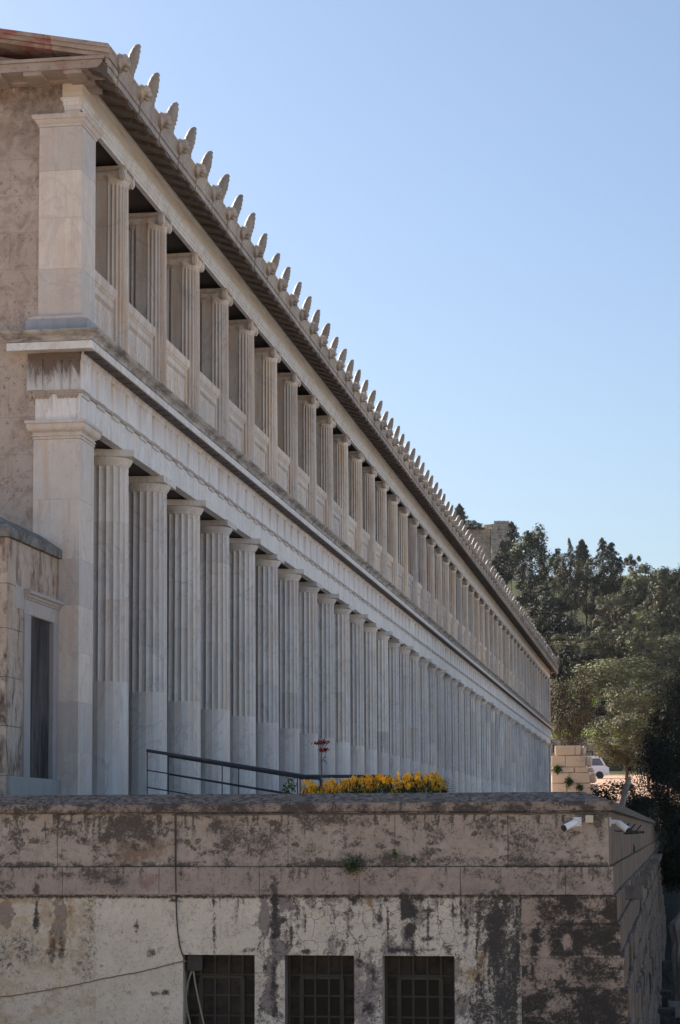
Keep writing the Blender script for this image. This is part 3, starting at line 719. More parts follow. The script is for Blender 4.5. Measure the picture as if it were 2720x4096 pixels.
# stain chart in plate units (u right along the wall, v down): channel, u, v, ru, rv, strength
STAINS = [
 (0, 520, 3305, 150, 50, .95), (0, 440, 3345, 60, 30, .95), (0, 570, 3335, 80, 45, .85), (1, 520, 3415, 125, 48, 1.), (1, 620, 3385, 60, 40, .8),
 (0, 65, 3350, 26, 90, .7), (0, 110, 3458, 120, 14, .9), (0, 180, 3320, 16, 9, 1.), (0, 950, 3350, 75, 75, .72), (0, 1060, 3360, 110, 90, .62),
 (0, 1300, 3285, 150, 28, .75), (0, 1310, 3280, 40, 22, 1.), (0, 1330, 3452, 190, 18, 1.), (0, 1560, 3440, 160, 28, .8), (0, 1780, 3440, 190, 22, .55),
 (0, 2090, 3370, 65, 100, .62), (0, 2200, 3350, 60, 40, .6), (0, 1950, 3330, 50, 40, .5), (0, 1760, 3335, 45, 40, .55), (0, 2080, 3440, 90, 24, .95), (0, 2280, 3450, 60, 20, .9),
 (0, 1920, 3300, 30, 26, .7), (0, 870, 3300, 40, 30, .8), (1, 1780, 3410, 26, 16, .6), (1, 1690, 3420, 24, 20, .7), (0, 745, 3455, 60, 16, .7), (0, 1240, 3400, 60, 30, .4),
 (0, 400, 3500, 110, 35, .75), (0, 480, 3520, 40, 30, .8), (0, 160, 3500, 25, 25, .5), (0, 2150, 3510, 100, 40, .5), (0, 2270, 3520, 60, 45, .45), (1, 590, 3530, 60, 35, .7), (0, 1900, 3500, 50, 25, .4), (0, 30, 3545, 40, 25, .5),
 # plaster
 (0, 150, 3565, 13, 42, 1.3), (0, 146, 3690, 13, 40, 1.25), (0, 148, 3640, 7, 70, .9), (2, 18, 3665, 36, 70, 1.3), (2, 240, 3690, 38, 88, 1.3), (1, 285, 3680, 30, 130, .8), (1, 180, 3650, 40, 80, .7), (1, 215, 3770, 40, 60, .8),
 (0, 210, 3800, 14, 60, .7), (0, 245, 3800, 9, 70, .6), (0, 90, 3790, 70, 90, .38), (0, 20, 3820, 60, 90, .4), (0, 360, 3690, 40, 130, .30), (0, 340, 3850, 60, 100, .25), (1, 200, 3860, 230, 110, .45), (1, 60, 3600, 260, 22, .7), (1, 450, 3610, 14, 26, .7),
 (0, 548, 3705, 9, 24, .8), (0, 605, 3810, 20, 16, .8), (0, 640, 3795, 12, 14, .7), (0, 620, 3975, 16, 8, .8), (0, 665, 3970, 14, 12, .7), (0, 700, 3600, 24, 10, .9), (0, 690, 3660, 10, 24, .5), (0, 856, 3610, 6, 40, .9), (0, 858, 3740, 7, 90, .85), (0, 945, 3620, 7, 60, .5),
 (2, 1060, 3660, 22, 80, 1.2), (0, 1100, 3640, 17, 110, 1.3), (2, 1140, 3610, 60, 40, 1.1), (0, 1110, 3700, 12, 60, 1.1), (0, 1128, 3680, 26, 14, 1.), (2, 1120, 3790, 46, 60, .9), (0, 1165, 3740, 6, 70, .9), (0, 1170, 3590, 40, 12, 1.),
 (2, 1215, 3690, 18, 60, .5), (1, 1215, 3650, 22, 30, .6), (0, 1222, 3700, 4, 34, .9), (0, 1230, 3805, 20, 10, 1.), (0, 1410, 3598, 30, 20, 1.2), (0, 1392, 3690, 8, 90, .6), (1, 1483, 3610, 17, 34, 1.1), (0, 1372, 3790, 12, 30, .9),
 (0, 1552, 3700, 5, 120, .9), (0, 1520, 3660, 12, 60, .7), (0, 1545, 3600, 30, 16, .9), (0, 1628, 3640, 36, 70, 1.7), (0, 1640, 3720, 22, 50, 1.5), (0, 1650, 3790, 12, 60, 1.), (0, 1600, 3800, 60, 14, 1.2), (0, 1660, 3590, 60, 14, 1.1),
 (0, 1713, 3700, 5, 90, 1.), (0, 1710, 3642, 30, 7, .9), (0, 1715, 3755, 40, 10, .9), (0, 1700, 3800, 60, 6, .8), (0, 1812, 3640, 5, 60, .9), (0, 1845, 3650, 6, 80, .9), (0, 1820, 3664, 22, 8, .9), (0, 1868, 3720, 9, 60, .9), (0, 1790, 3790, 18, 26, .8), (2, 1860, 3780, 20, 40, .8),
 (0, 1010, 3800, 40, 8, .5), (2, 1085, 3960, 32, 140, 1.1), (0, 1095, 3930, 14, 70, 1.), (0, 1060, 3870, 8, 30, .9), (0, 1100, 4040, 14, 50, .8), (2, 1470, 3960, 40, 150, .8), (0, 1475, 4030, 22, 22, 1.1), (0, 1495, 3900, 10, 30, .8), (0, 1440, 3850, 14, 20, .8),
 # dark pilaster right of the windows
 (0, 1925, 3650, 34, 100, .75), (0, 1985, 3750, 34, 210, 1.5), (0, 2060, 3700, 24, 150, .62), (0, 2030, 3590, 60, 14, 1.2), (0, 2020, 3950, 60, 160, 1.05), (0, 2070, 3820, 12, 120, 1.1), (2, 2040, 3660, 24, 60, .7), (0, 1930, 4040, 60, 80, .85),
 (0, 1880, 3990, 40, 60, .5), (1, 1900, 3900, 66, 50, 1.2), (1, 1925, 3840, 30, 40, 1.), (1, 1850, 3995, 16, 20, .9), (2, 1848, 4040, 20, 30, .8), (0, 1945, 3790, 20, 40, .9),
 # corner ashlar
 (0, 2180, 3630, 60, 45, .9), (0, 2300, 3620, 70, 26, .8), (0, 2350, 3660, 90, 40, .8), (0, 2200, 3670, 60, 26, .9), (0, 2420, 3600, 30, 50, .6), (0, 2300, 3740, 150, 72, 1.25), (0, 2180, 3760, 40, 60, 1.1), (0, 2420, 3750, 50, 80, 1.2),
 (0, 2330, 3870, 130, 60, .8), (0, 2410, 3900, 80, 60, .85), (0, 2130, 3880, 10, 60, 1.), (0, 2230, 3930, 90, 26, .75), (0, 2380, 4020, 130, 80, 1.2), (0, 2160, 4000, 70, 40, 1.), (0, 2250, 4060, 120, 50, .9), (0, 2440, 4060, 60, 60, 1.1), (0, 2180, 4080, 60, 30, .8),
 (4, 2180, 3820, 28, 100, 1.), (4, 2270, 3760, 24, 36, .9), (4, 2230, 4020, 46, 30, .8), (4, 2110, 3640, 24, 60, .8), (4, 2115, 3740, 16, 50, .7), (4, 2400, 3680, 30, 30, .5),
]
ST = np.array(STAINS)
def chart(X, Z):                              # weather channels for wall points (X, Z arrays on the wall face)
    c = np.stack([X, np.full_like(X, D), Z], -1) @ RC.T
    u = PX+FPX*c[:, 0]/c[:, 2]; v = PY+FPX*c[:, 1]/c[:, 2]
    n1 = fbm(u*.022, v*.022); n2 = fbm(u*.07+40, v*.07); n3 = fbm(u*.012+9, v*.012+7)
    out = np.zeros((len(u), 4)); sub = np.zeros(len(u))
    wob = (n1-.5)*1.5+(n2-.5)*1.2
    for ch, cu, cv, ru, rv, s in STAINS:
        sel = (abs(u-cu) < ru*1.9+6) & (abs(v-cv) < rv*1.9+6)
        if not sel.any(): continue
        d = np.sqrt(((u[sel]-cu)/ru)**2+((v[sel]-cv)/rv)**2)+wob[sel]
        m = sst(1.6, .0, d)*s
        if ch == 4: sub[sel] = np.maximum(sub[sel], m)
        else: out[sel, int(ch)] = np.maximum(out[sel, int(ch)], m)
    up = v < 3470
    cpf = v < 3258
    out[:, 0] = np.maximum(out[:, 0], cpf*np.clip(.50+2.4*(fbm(u*.02, v*.03+70)-.5), 0, 1))
    pil = (u > 1903+14*(n1-.5)+8*(n2-.5)) & (u < 2086) & (v > 3578)
    vs = fbm(u*.05+6, v*.005, 6, .65)
    out[:, 0] = np.maximum(out[:, 0], pil*np.clip(.62+2.2*(vs-.5)+.7*(n1-.5)-.5*out[:, 1], 0, 1))
    ash = (u >= 2088) & (v > 3578)
    lq = fbm(u*.011+30, v*.016+4, 6, .6)+.10*(v > 3690)*(v < 3822)+.03*(v > 3948)-.05*((v > 3822) & (v < 3948))-.12*sst(2150, 2095, u)
    out[:, 0] = np.maximum(out[:, 0], ash*(.25+.75*sst(.38, .60, lq)))
    gen = sst(.48, .74, fbm(u*.02+v*.012, v*.035-u*.012+20, 6, .62))*.75*up+sst(.56, .74, fbm(u*.03, v*.03+50))*(.10+.28*(u > 1020))*(~up)
    strk = sst(.56, .72, fbm(u*.11, v*.006+3))*sst(.45, .6, n3)*(v > 3585)*(u > 760)*(u < 1900)
    fall = sst(3850, 3560, v)
    dr = sst(.50, .68, fbm(u*.07+11, v*.008, 6, .65))*sst(3440, 3262, v)*(v < 3466)*(v > 3258)*.85
    out[:, 0] = np.maximum(out[:, 0], dr)
    dq = sst(.52, .70, fbm(u*.07+31, v*.008, 6, .65))*sst(3577, 3468, v)*(v > 3466)*(v < 3578)*.6
    out[:, 0] = np.maximum(out[:, 0], dq)
    out[:, 0] = np.maximum(out[:, 0], np.maximum(gen, strk*.62*fall))
    out[:, 0] = np.maximum(out[:, 0], .8*(sst(12, 2, abs(v-3586+6*(n2-.5)))*(v > 3578)))       # darker line just under the band
    out[:, 0] = np.maximum(out[:, 0], sst(3435, 3466, v)*sst(.38, .6, n1)*.9*(v < 3468))
    # peeled plaster plates right of the first window
    pz = fbm(u*.016+3, v*.009+2); pl = sst(.56, .60, pz+(n2-.5)*.14)*(u > 1030)*(u < 1900)*(v > 3580)
    out[:, 2] = np.maximum(out[:, 2], pl*.55)
    edge = sst(.03, .0, abs(pz+(n2-.5)*.14-.56))*(u > 1030)*(u < 1900)*(v > 3580)
    out[:, 0] = np.maximum(out[:, 0], edge*.55*sst(.42, .6, n3+.1))
    out[:, 1] = np.maximum(out[:, 1], .30*(u < 385)*(v > 3590)+.25*sst(.5, .65, n1)*(v > 3590))
    out[:, 0] *= 1-sub
    out[:, 3] = np.clip((sst(1000, 1120, u)*(v > 3580)*.75+sst(.5, .7, n3)*.35*(u < 1000)), 0, 1)
    pier = ((u > 1020) & (u < 1140) | (u > 1417) & (u < 1530)) & (v > 3800)
    out[:, 3] = np.where(pier, 1., out[:, 3])
    out[:, 3] *= (u < 1915)
    return np.clip(out, 0, 1.2), n1, n2
def face_grid(name, mat, rects, y, step=.0115, disp=.004, ledge=.03):
    V = []; F = []; A = []; o = 0
    for (x0, x1, z0, z1) in rects:
        nx = max(2, int((x1-x0)/step)); nz = max(2, int((z1-z0)/step))
        xs = np.linspace(x0, x1, nx+1); zs = np.linspace(z0, z1, nz+1)
        X, Z = np.meshgrid(xs, zs); X = X.ravel(); Z = Z.ravel()
        a, n1, n2 = chart(X, Z)
        yy = y+disp*(n1-.5)*1.5+disp*(n2-.5)*2+.007*sst(.35, .6, a[:, 2])
        V.append(np.stack([X, yy, Z], 1)); A.append(a)
        i = np.arange(nx*nz); r = i//nx; c = i % nx; p = o+r*(nx+1)+c
        F.append(np.stack([p, p+1, p+nx+2, p+nx+1], 1)); o += len(X)
        # returns so that the face has thickness
        bx = np.array([[x0, y+.002, z0], [x1, y+.002, z0], [x1, y+.002, z1], [x0, y+.002, z1], [x0, y+ledge, z0], [x1, y+ledge, z0], [x1, y+ledge, z1], [x0, y+ledge, z1]])
        ab, _, _ = chart(bx[:, 0], bx[:, 2]); V.append(bx); A.append(ab)
        F.append(o+np.array([[0, 4, 5, 1], [1, 5, 6, 2], [2, 6, 7, 3], [3, 7, 4, 0]])); o += 8
    V = np.concatenate(V); F = np.concatenate(F); A = np.concatenate(A)
    me = bpy.data.meshes.new(name); me.from_pydata(V.tolist(), [], F.tolist()); me.materials.append(mat)
    at = me.color_attributes.new('wx', 'FLOAT_COLOR', 'POINT'); at.data.foreach_set('color', A.astype(np.float32).ravel())
    me.polygons.foreach_set('use_smooth', [True]*len(F)); me.update()
    ob = bpy.data.objects.new(name, me); COL.objects.link(ob); return PT(ob)
K = D/24.
zC0, zP0, zT0 = .202, -.367, -.659            # coping underside, parapet foot, band foot
ux = lambda u: unp(u, 3400, Y=D)[0]           # plate u -> X on the wall
# parapet blocks (joints at measured places), band blocks, plaster, quoins
jp = [XW0, -9.6, ux(0)-.3, ux(230), ux(705), ux(1152), ux(1580), ux(2032), XC]
face_grid('parapet', M['parapet'], [(jp[i]+.0025, jp[i+1]-(.0025 if i < len(jp)-2 else 0), zP0+.004, zC0) for i in range(1, len(jp)-1)], D, ledge=.06)
js = [XW0, -9.2, ux(0)-.2, ux(255), ux(640), ux(1040), ux(1438), ux(1842), ux(2262), XC+.042]
face_grid('string_course', M['string'], [(js[i]+.0025, js[i+1]-(.0025 if i < len(js)-2 else 0), zT0+.002, zP0-.002) for i in range(1, len(js)-1)], D-.042, ledge=.09)
ZW = -1.285
win = [(-5.128, -4.36), (-4.04, -3.31), (-3.013, -2.264)]
XQ = -1.572                                   # left edge of the corner quoins
pl = [(ux(0)-.3, XQ-.004, ZW, zT0-.002)]
edges = [ux(0)-.3]+[v for w in win for v in w]+[XQ-.004]
for i in range(0, len(edges), 2): pl.append((edges[i], edges[i+1], -2.35, ZW-.0005))
face_grid('plaster_wall', M['plaster'], pl, D-.012, ledge=.2, disp=.005)
zq = [zT0-.002, -.953, -1.297, -1.622, -1.95, -2.30]
for k in range(5):
    e = .045+.032*k
    face_grid('corner_quoin', M['ashlar'], [(XQ, XC+.03+e, zq[k+1]+.002, zq[k]-.002)], D-.03-.006*k, ledge=.1, disp=.006)
# solid core
b = MB(); b.box(XW0, XC-.06, D+.05, D+.5, -.5, .2)
b.box(XW0, -9.6+.5, D+.01, D+.3, -3.7, .2)
b.box(XW0, XC-.06, D+1.6, D+3, -3.7, -.08)
b.box(XW0, win[0][0]-.05, D+.05, D+1.6, -3.7, -.5); b.box(win[0][0]-.05, win[2][1]+.05, D+.15, D+1.6, -3.7, -2.36)
b.box(win[2][1]+.05, XC-.06, D+.05, D+1.6, -3.7, -.5); b.box(win[0][0]-.05, win[2][1]+.05, D+.12, D+1.6, ZW+.03, -.5)
for i in range(2): b.box(win[i][1]+.03, win[i+1][0]-.03, D+.1, D+1.6, -2.36, ZW+.03)
b.box(XQ, XC+.02, D+.03, D+1., -3.7, -2.3); b.box(XW0, XQ, D+.0, D+.3, -3.7, -2.352)
PT(b.build('wall_core', M['sidewall']))
# side wall running away along the terrace
rr = random.Random(9); b = MB()
def course(x, z0, z1, w, lo, hi, jit):
    y = D+.02
    while y < YE:
        l = rr.uniform(lo, hi); e = rr.uniform(-jit, jit)
        b.bbox(x-w, x+e, y+(.009 if jit > .01 else .003), min(y+l, YE)-(.009 if jit > .01 else .003), z0+(.009 if jit > .01 else .002), z1-(.009 if jit > .01 else .002), .008+.012*(jit > .01), .0 if jit < .01 else .004, rr); y += l
course(XC, zP0, zC0, .5, 1.0, 1.7, .004); course(XC+.042, zT0, zP0, .5, 1.0, 1.8, .005)
zz = [zT0, -.953, -1.297, -1.622, -1.95, -2.30, -2.65, -3.0, -3.35, -3.7]
for k in range(9): course(XC+.075+.032*k, zz[k+1], zz[k], .5, .6, 1.4, .022)
PT(b.build('side_wall', M['sidewall']))
b = MB()
cpath = lambda e: [(XW0, D-e), (XC+e, D-e), (XC+e, YE)]
b.sweep([(-.56, .20), (-.56, .30), (-.26, .402), (.05, .30), (.052, .296), (.05, .212), (.03, .203), (-.0, .202)], cpath)
cop = PT(b.build('coping', M['coping']))
jc = [ux(0)-.3, ux(235), ux(690), ux(860), ux(1105), ux(1415), ux(1690), ux(2000), ux(2180), XC+.052]
face_grid('coping_face', M['copface'], [(jc[i]+.002, jc[i+1]-(.002 if i < len(jc)-2 else 0), .208, .298) for i in range(len(jc)-1)], D-.056, ledge=.01, disp=.002)
for k in range(11):
    y = 25.9+k*5.0; b = MB(); b.bbox(XC+.02, XC+.29, y, y+.42, zT0-.17, zT0-.008, .012, .004, rr)
    PT(b.build('corbel', M['corbel']))
# windows
for wi, (x0, x1) in enumerate(win):
    fr = MB(); yb = D+.17
    w = x1-x0; xs = [x0, x0+.205*w, x0+.40*w, x0+.60*w, x0+.79*w, x1]; zh = [ZW, ZW-.215, ZW-.43, ZW-.645, ZW-.86, -2.355]
    fr.box(x0-.02, x0+.03, yb-.02, yb+.02, -2.355, ZW+.02); fr.box(x1-.03, x1+.02, yb-.02, yb+.02, -2.355, ZW+.02)
    for x in xs[1:-1]: fr.box(x-.011, x+.011, yb-.014, yb+.012, -2.355, ZW+.02)
    for z in zh[1:-1]: fr.box(x0, x1, yb-.018, yb+.010, z-.009, z+.009)
    fr.box(xs[1]-.012, xs[4]+.012, yb-.024, yb+.008, zh[1]-.04, zh[1]-.012)
    for x in (xs[1], xs[4]): fr.box(x-.022, x+.022, yb-.026, yb+.006, -2.35, zh[1]-.04)
    f = PT(fr.build('window', M['frame']))
    p = MB(); p.box(x0-.02, x1+.02, yb+.013, yb+.018, -2.355, ZW+.02)
    q = PT(p.build('pane', M['pane']), f)
    p = MB(); p.box(xs[1]+.022, xs[4]-.022, yb+.004, yb+.012, zh[4], zh[1]-.04)
    q = PT(p.build('opening_casement_pane', M['pane_dark'] if wi else M['pane']), f)
    rv = MB()
    rv.box(x0-.06, x0, D+.19, D+.3, -2.36, ZW)
    rv.box(x0-.1, x1+.1, D+.192, D+.2, -2.36, ZW+.03)
    PT(rv.build('dark_room_backing', M['black']), f)  # black sheet standing in for the unlit room behind the panes
# ------------------------------------------------------------------ ground
def zg(x, y):
    pts = [(-200, -3.6), (70, -3.6), (92, -2.4), (118, .3), (150, 2.75), (200, 4.9), (224, 6.2), (226.5, 9.6), (240, 11.2), (325, 38), (345, 41), (420, 44), (700, 30), (4000, -20)]
    ys_, zs_ = zip(*pts); z = np.interp(y, ys_, zs_)
    if x < -.75 and y < 140.5: z = min(z, -.6 if y > 78 else -3.65)
    return z
xs = [-2500, -900, -300, -120, -70, -45]+list(np.arange(-34, -1.5, 2.5))+[-.78, -.72]+list(np.arange(0, 40, 2.))+[50, 70, 120, 300, 900, 2500]
ys = [-1500, -300, -60, 0, 15]+list(np.arange(22, 140, 4.))+[140.3, 141]+list(np.arange(144, 222, 4.))+[224, 225, 226.5]+list(np.arange(230, 360, 4.))+[400, 460, 600, 1000, 2000, 4500]
b = MB(); rn = np.random.RandomState(3); n = len(xs)
b.v = [(x, y, zg(x, y)+(rn.uniform(-.25, .35) if y > 230 else (rn.uniform(-.05, .05) if y > 100 and x > 0 else 0))) for y in ys for x in xs]
b.f = [(j*n+i, j*n+i+1, (j+1)*n+i+1, (j+1)*n+i) for j in range(len(ys)-1) for i in range(n-1)]; b.mi = [0]*len(b.f); b.t = [0]*len(b.f)
tag(b.build('ground', M['terrain'], smooth=True), kind='structure')
b = MB(); b.box(-30, XC-.08, D+.5, Y1+3.5, -3.7, -.05); tag(b.build('terrace_floor', M['floor']), kind='structure')

# ------------------------------------------------------------------ foliage
def leaf_mesh(name, pts, sizes, mat, seed, aspect=.5, up=.0, tone=None, nrm=None):
    r = np.random.RandomState(seed); n = len(pts)
    d = r.normal(size=(n, 3)); d[:, 2] += up
    if nrm is not None:                       # leaves lie roughly along the outside of their clump
        w = nrm*1.5+r.normal(size=(n, 3))*.42; w /= np.linalg.norm(w, axis=1)[:, None]; d -= w*(d*w).sum(1)[:, None]
    d /= np.linalg.norm(d, axis=1)[:, None]
    e = np.cross(d, w) if nrm is not None else r.normal(size=(n, 3)); e = e-d*(e*d).sum(1)[:, None]; e /= np.linalg.norm(e, axis=1)[:, None]
    s = np.asarray(sizes)[:, None]
    a = d*s; c = e*s*aspect
    V = np.stack([pts-a, pts+c*.9-a*.1, pts+a, pts-c*.9+a*.1], 1).reshape(-1, 3)
    me = bpy.data.meshes.new(name); me.vertices.add(len(V)); me.vertices.foreach_set('co', V.ravel())
    me.loops.add(n*4); me.loops.foreach_set('vertex_index', np.arange(n*4)); me.polygons.add(n)
    me.polygons.foreach_set('loop_start', np.arange(n)*4); me.polygons.foreach_set('loop_total', np.full(n, 4))
    me.materials.append(mat); at = me.attributes.new('tone', 'FLOAT', 'FACE')
    at.data.foreach_set('value', (r.rand(n) if tone is None else np.clip(tone+r.normal(size=n)*.08, 0, 1)).astype(np.float32))
    me.update(calc_edges=True); me.validate(); return me
def crown_pts(kind, seed, n):
    r = np.random.RandomState(seed); P_ = []; T = []; N_ = []
    if kind in ('round', 'olive', 'umbrella', 'sparse', 'dense'):
        nb = {'dense': 60, 'round': 42, 'olive': 52, 'umbrella': 13, 'sparse': 10}[kind]
        for k in range(nb):
            v = r.normal(size=3); v /= np.linalg.norm(v)
            if kind == 'umbrella': v[2] = abs(v[2])*.6-.1
            if kind == 'round' and v[2] < -.5: v[2] *= .5
            c = v*np.array([.74, .74, .70])*r.uniform(.55, 1.0)
            rb = {'dense': .27, 'round': .215, 'olive': .185, 'umbrella': .28, 'sparse': .22}[kind]*r.uniform(.7, 1.3)
            m = n//nb; q = r.normal(size=(m, 3)); q /= np.linalg.norm(q, axis=1)[:, None]; q *= (rb*r.uniform(.25, 1.08, m)**.6)[:, None]
            q[:, 2] *= .62 if kind == 'umbrella' else .8
            P_.append(c+q); T.append(np.full(m, r.uniform(.1, .9))); N_.append(q/np.linalg.norm(q, axis=1)[:, None]*.8+c*.35)
    elif kind == 'cypress':
        t = r.rand(n)**.8; rad_ = (1-t)**.55*(.5+.5*np.minimum(1, t*8))*(.85+.25*np.sin(t*40+r.rand()*6))
        a = r.rand(n)*6.283; q = r.uniform(.55, 1.05, n)
        P_ = [np.stack([rad_*q*np.cos(a), rad_*q*np.sin(a), -1+2*t], 1)]; T = [r.rand(n)]; N_ = [P_[0]*np.array([1/.6, 1/.6, 0])/np.maximum(.1, rad_)[:, None]]
    elif kind == 'conifer':
        nb = 46; m = n//nb
        for k in range(nb):
            t = k/nb*.97; L = (1-t)**.8*r.uniform(.55, 1.1)+.05; a = r.rand()*6.283
            s = r.rand(m)**.7; w = r.normal(size=(m, 3))*.055
            x = np.stack([np.cos(a)*L*s, np.sin(a)*L*s, -1+2*t+.10*np.sin(s*3)-.16*s*L], 1); P_.append(x+w); T.append(np.full(m, r.uniform(.2, .8))); N_.append(w*14)
        s = r.rand(m*2); P_.append(np.stack([r.normal(size=m*2)*.03, r.normal(size=m*2)*.03, -1+2*s], 1)); T.append(r.rand(m*2)); N_.append(r.normal(size=(m*2, 3)))
    p = np.concatenate(P_); p = p-(np.percentile(p, 97, 0)+np.percentile(p, 3, 0))/2
    p = p/np.percentile(abs(p), 95, 0)
    return p, np.concatenate(T), np.concatenate(N_)
CR = {}
def crown(kind, mat, var, n, size, aspect=.55):
    key = (kind, mat, var)
    if key not in CR:
        p, t, nn = crown_pts(kind, 100+var*7+len(kind), n)
        r = np.random.RandomState(var)
        CR[key] = leaf_mesh('crown', p, size*r.uniform(.6, 1.4, len(p)), M[mat], 5+var, aspect, 0, t, nn)
    return CR[key]
TRK = []
for k in range(3):
    b = MB(); r = random.Random(40+k)
    b.tube([(0, 0, 0), (.03*r.uniform(-1, 1), .02, .35), (.07*r.uniform(-1, 1), .05*r.uniform(-1, 1), .7), (.05, 0, 1)], [.09, .07, .055, .04], 8)
    for j in range(6):
        a = r.uniform(0, 6.28); h = r.uniform(.5, .9)
        b.tube([(.03, 0, h), (.25*math.cos(a), .25*math.sin(a), h+.12), (.5*math.cos(a), .5*math.sin(a), h+.22)], [.035, .02, .01], 6)
    o = b.build('trunk', M['bark']); TRK.append(o.data); bpy.data.objects.remove(o)
def tree(name, label, kind, mat, u, v, ru, rv, Y, group=None, var=None, n=2600, size=.105, aspect=.55, trunk=True, cat='tree', zbase=None, ry=None):
    c = unp(u, v, Y=Y); sx = ru*Y/FPX*1.01; sz = rv*Y/FPX*1.01
    z0 = zg(c[0], Y) if zbase is None else zbase
    z0 = min(z0, c[2]-sz*.9)
    t = thing(name, label, cat, (c[0], Y, z0), group)
    var = R_.randrange(4) if var is None else var
    o = bpy.data.objects.new('crown', crown(kind, mat, var, n, size, aspect)); COL.objects.link(o); o.parent = t
    o.location = (0, 0, c[2]-z0); o.scale = (sx, ry or max(sx, sz*.6), sz); o.rotation_euler.z = R_.uniform(0, 6.28) if (abs(sx-(ry or sx)) < .2) else 0
    if trunk:
        k = bpy.data.objects.new('trunk', TRK[R_.randrange(3)]); COL.objects.link(k); k.parent = t
        h = (c[2]-z0); q = (.8 if kind in ('cypress', 'conifer') else max(1., sx*.7)); k.scale = (q, q, max(.3, h))
    return t
GH = 'trees covering the hillside'
pine = lambda *a, **k: tree('pine_tree', *a, **k)
# skyline
tree('cypress_tree', 'dark slim cypress rising behind the stone leaf finials left of the fortress', 'cypress', 'leaf_cyp', 1838, 2075, 14, 54, 340, None, 0, 2400, .13, zbase=39)
tree('shrub', 'low round green shrub growing on top of the fortress wall', 'round', 'leaf_pine', 1892, 2100, 31, 16, 334, None, 1, 1600, .13, cat='shrub', trunk=False, zbase=47)
pine('tall umbrella pine with sky gaps in its crown just right of the fortress tower', 'umbrella', 'leaf_pine', 2120, 2188, 66, 62, 300, None, 0, 3600, .085)
pine('leaning spiky conifer whose tip bends right beside the fortress tower', 'conifer', 'leaf_cyp', 2044, 2172, 30, 75, 305, None, 1, 2600, .085)
pine('dark conifer standing in front of the fortress tower', 'conifer', 'leaf_pine', 2012, 2212, 22, 46, 298, None, 2, 2600, .09)
pine('small open pine on the skyline between the umbrella pine and the thin feathery conifer', 'sparse', 'leaf_pine', 2232, 2222, 30, 26, 300, None, 0, 1500, .10)
tree('conifer_tree', 'thin feathery see-through conifer on the skyline, left of the slim cypress', 'conifer', 'leaf_cyp', 2282, 2235, 20, 74, 300, None, 3, 1500, .075)
tree('cypress_tree', 'slim dark pointed cypress in the middle of the hill skyline', 'cypress', 'leaf_cyp', 2327, 2218, 10, 52, 305, None, 1, 2200, .16)
tree('conifer_tree', 'ragged dark conifer with a bent tip, tallest of the skyline cluster', 'conifer', 'leaf_cyp', 2411, 2228, 30, 68, 300, None, 0, 2200, .085)
tree('conifer_tree', 'narrow dark conifer with a hooked tip, right of the tallest ragged conifer', 'conifer', 'leaf_cyp', 2451, 2236, 19, 58, 300, None, 1, 2200, .085)
tree('conifer_tree', 'small dark pointed conifer at the right end of the skyline cluster', 'conifer', 'leaf_cyp', 2481, 2258, 12, 28, 300, None, 2, 1500, .1)
pine('open airy pine leaning right on the skyline past the conifer cluster', 'sparse', 'leaf_pine', 2532, 2258, 34, 32, 298, None, 1, 1700, .10)
tree('conifer_tree', 'dark flat-topped tree with spreading branches at the right end of the skyline', 'umbrella', 'leaf_cyp', 2664, 2296, 56, 26, 285, None, 2, 1500, .10)
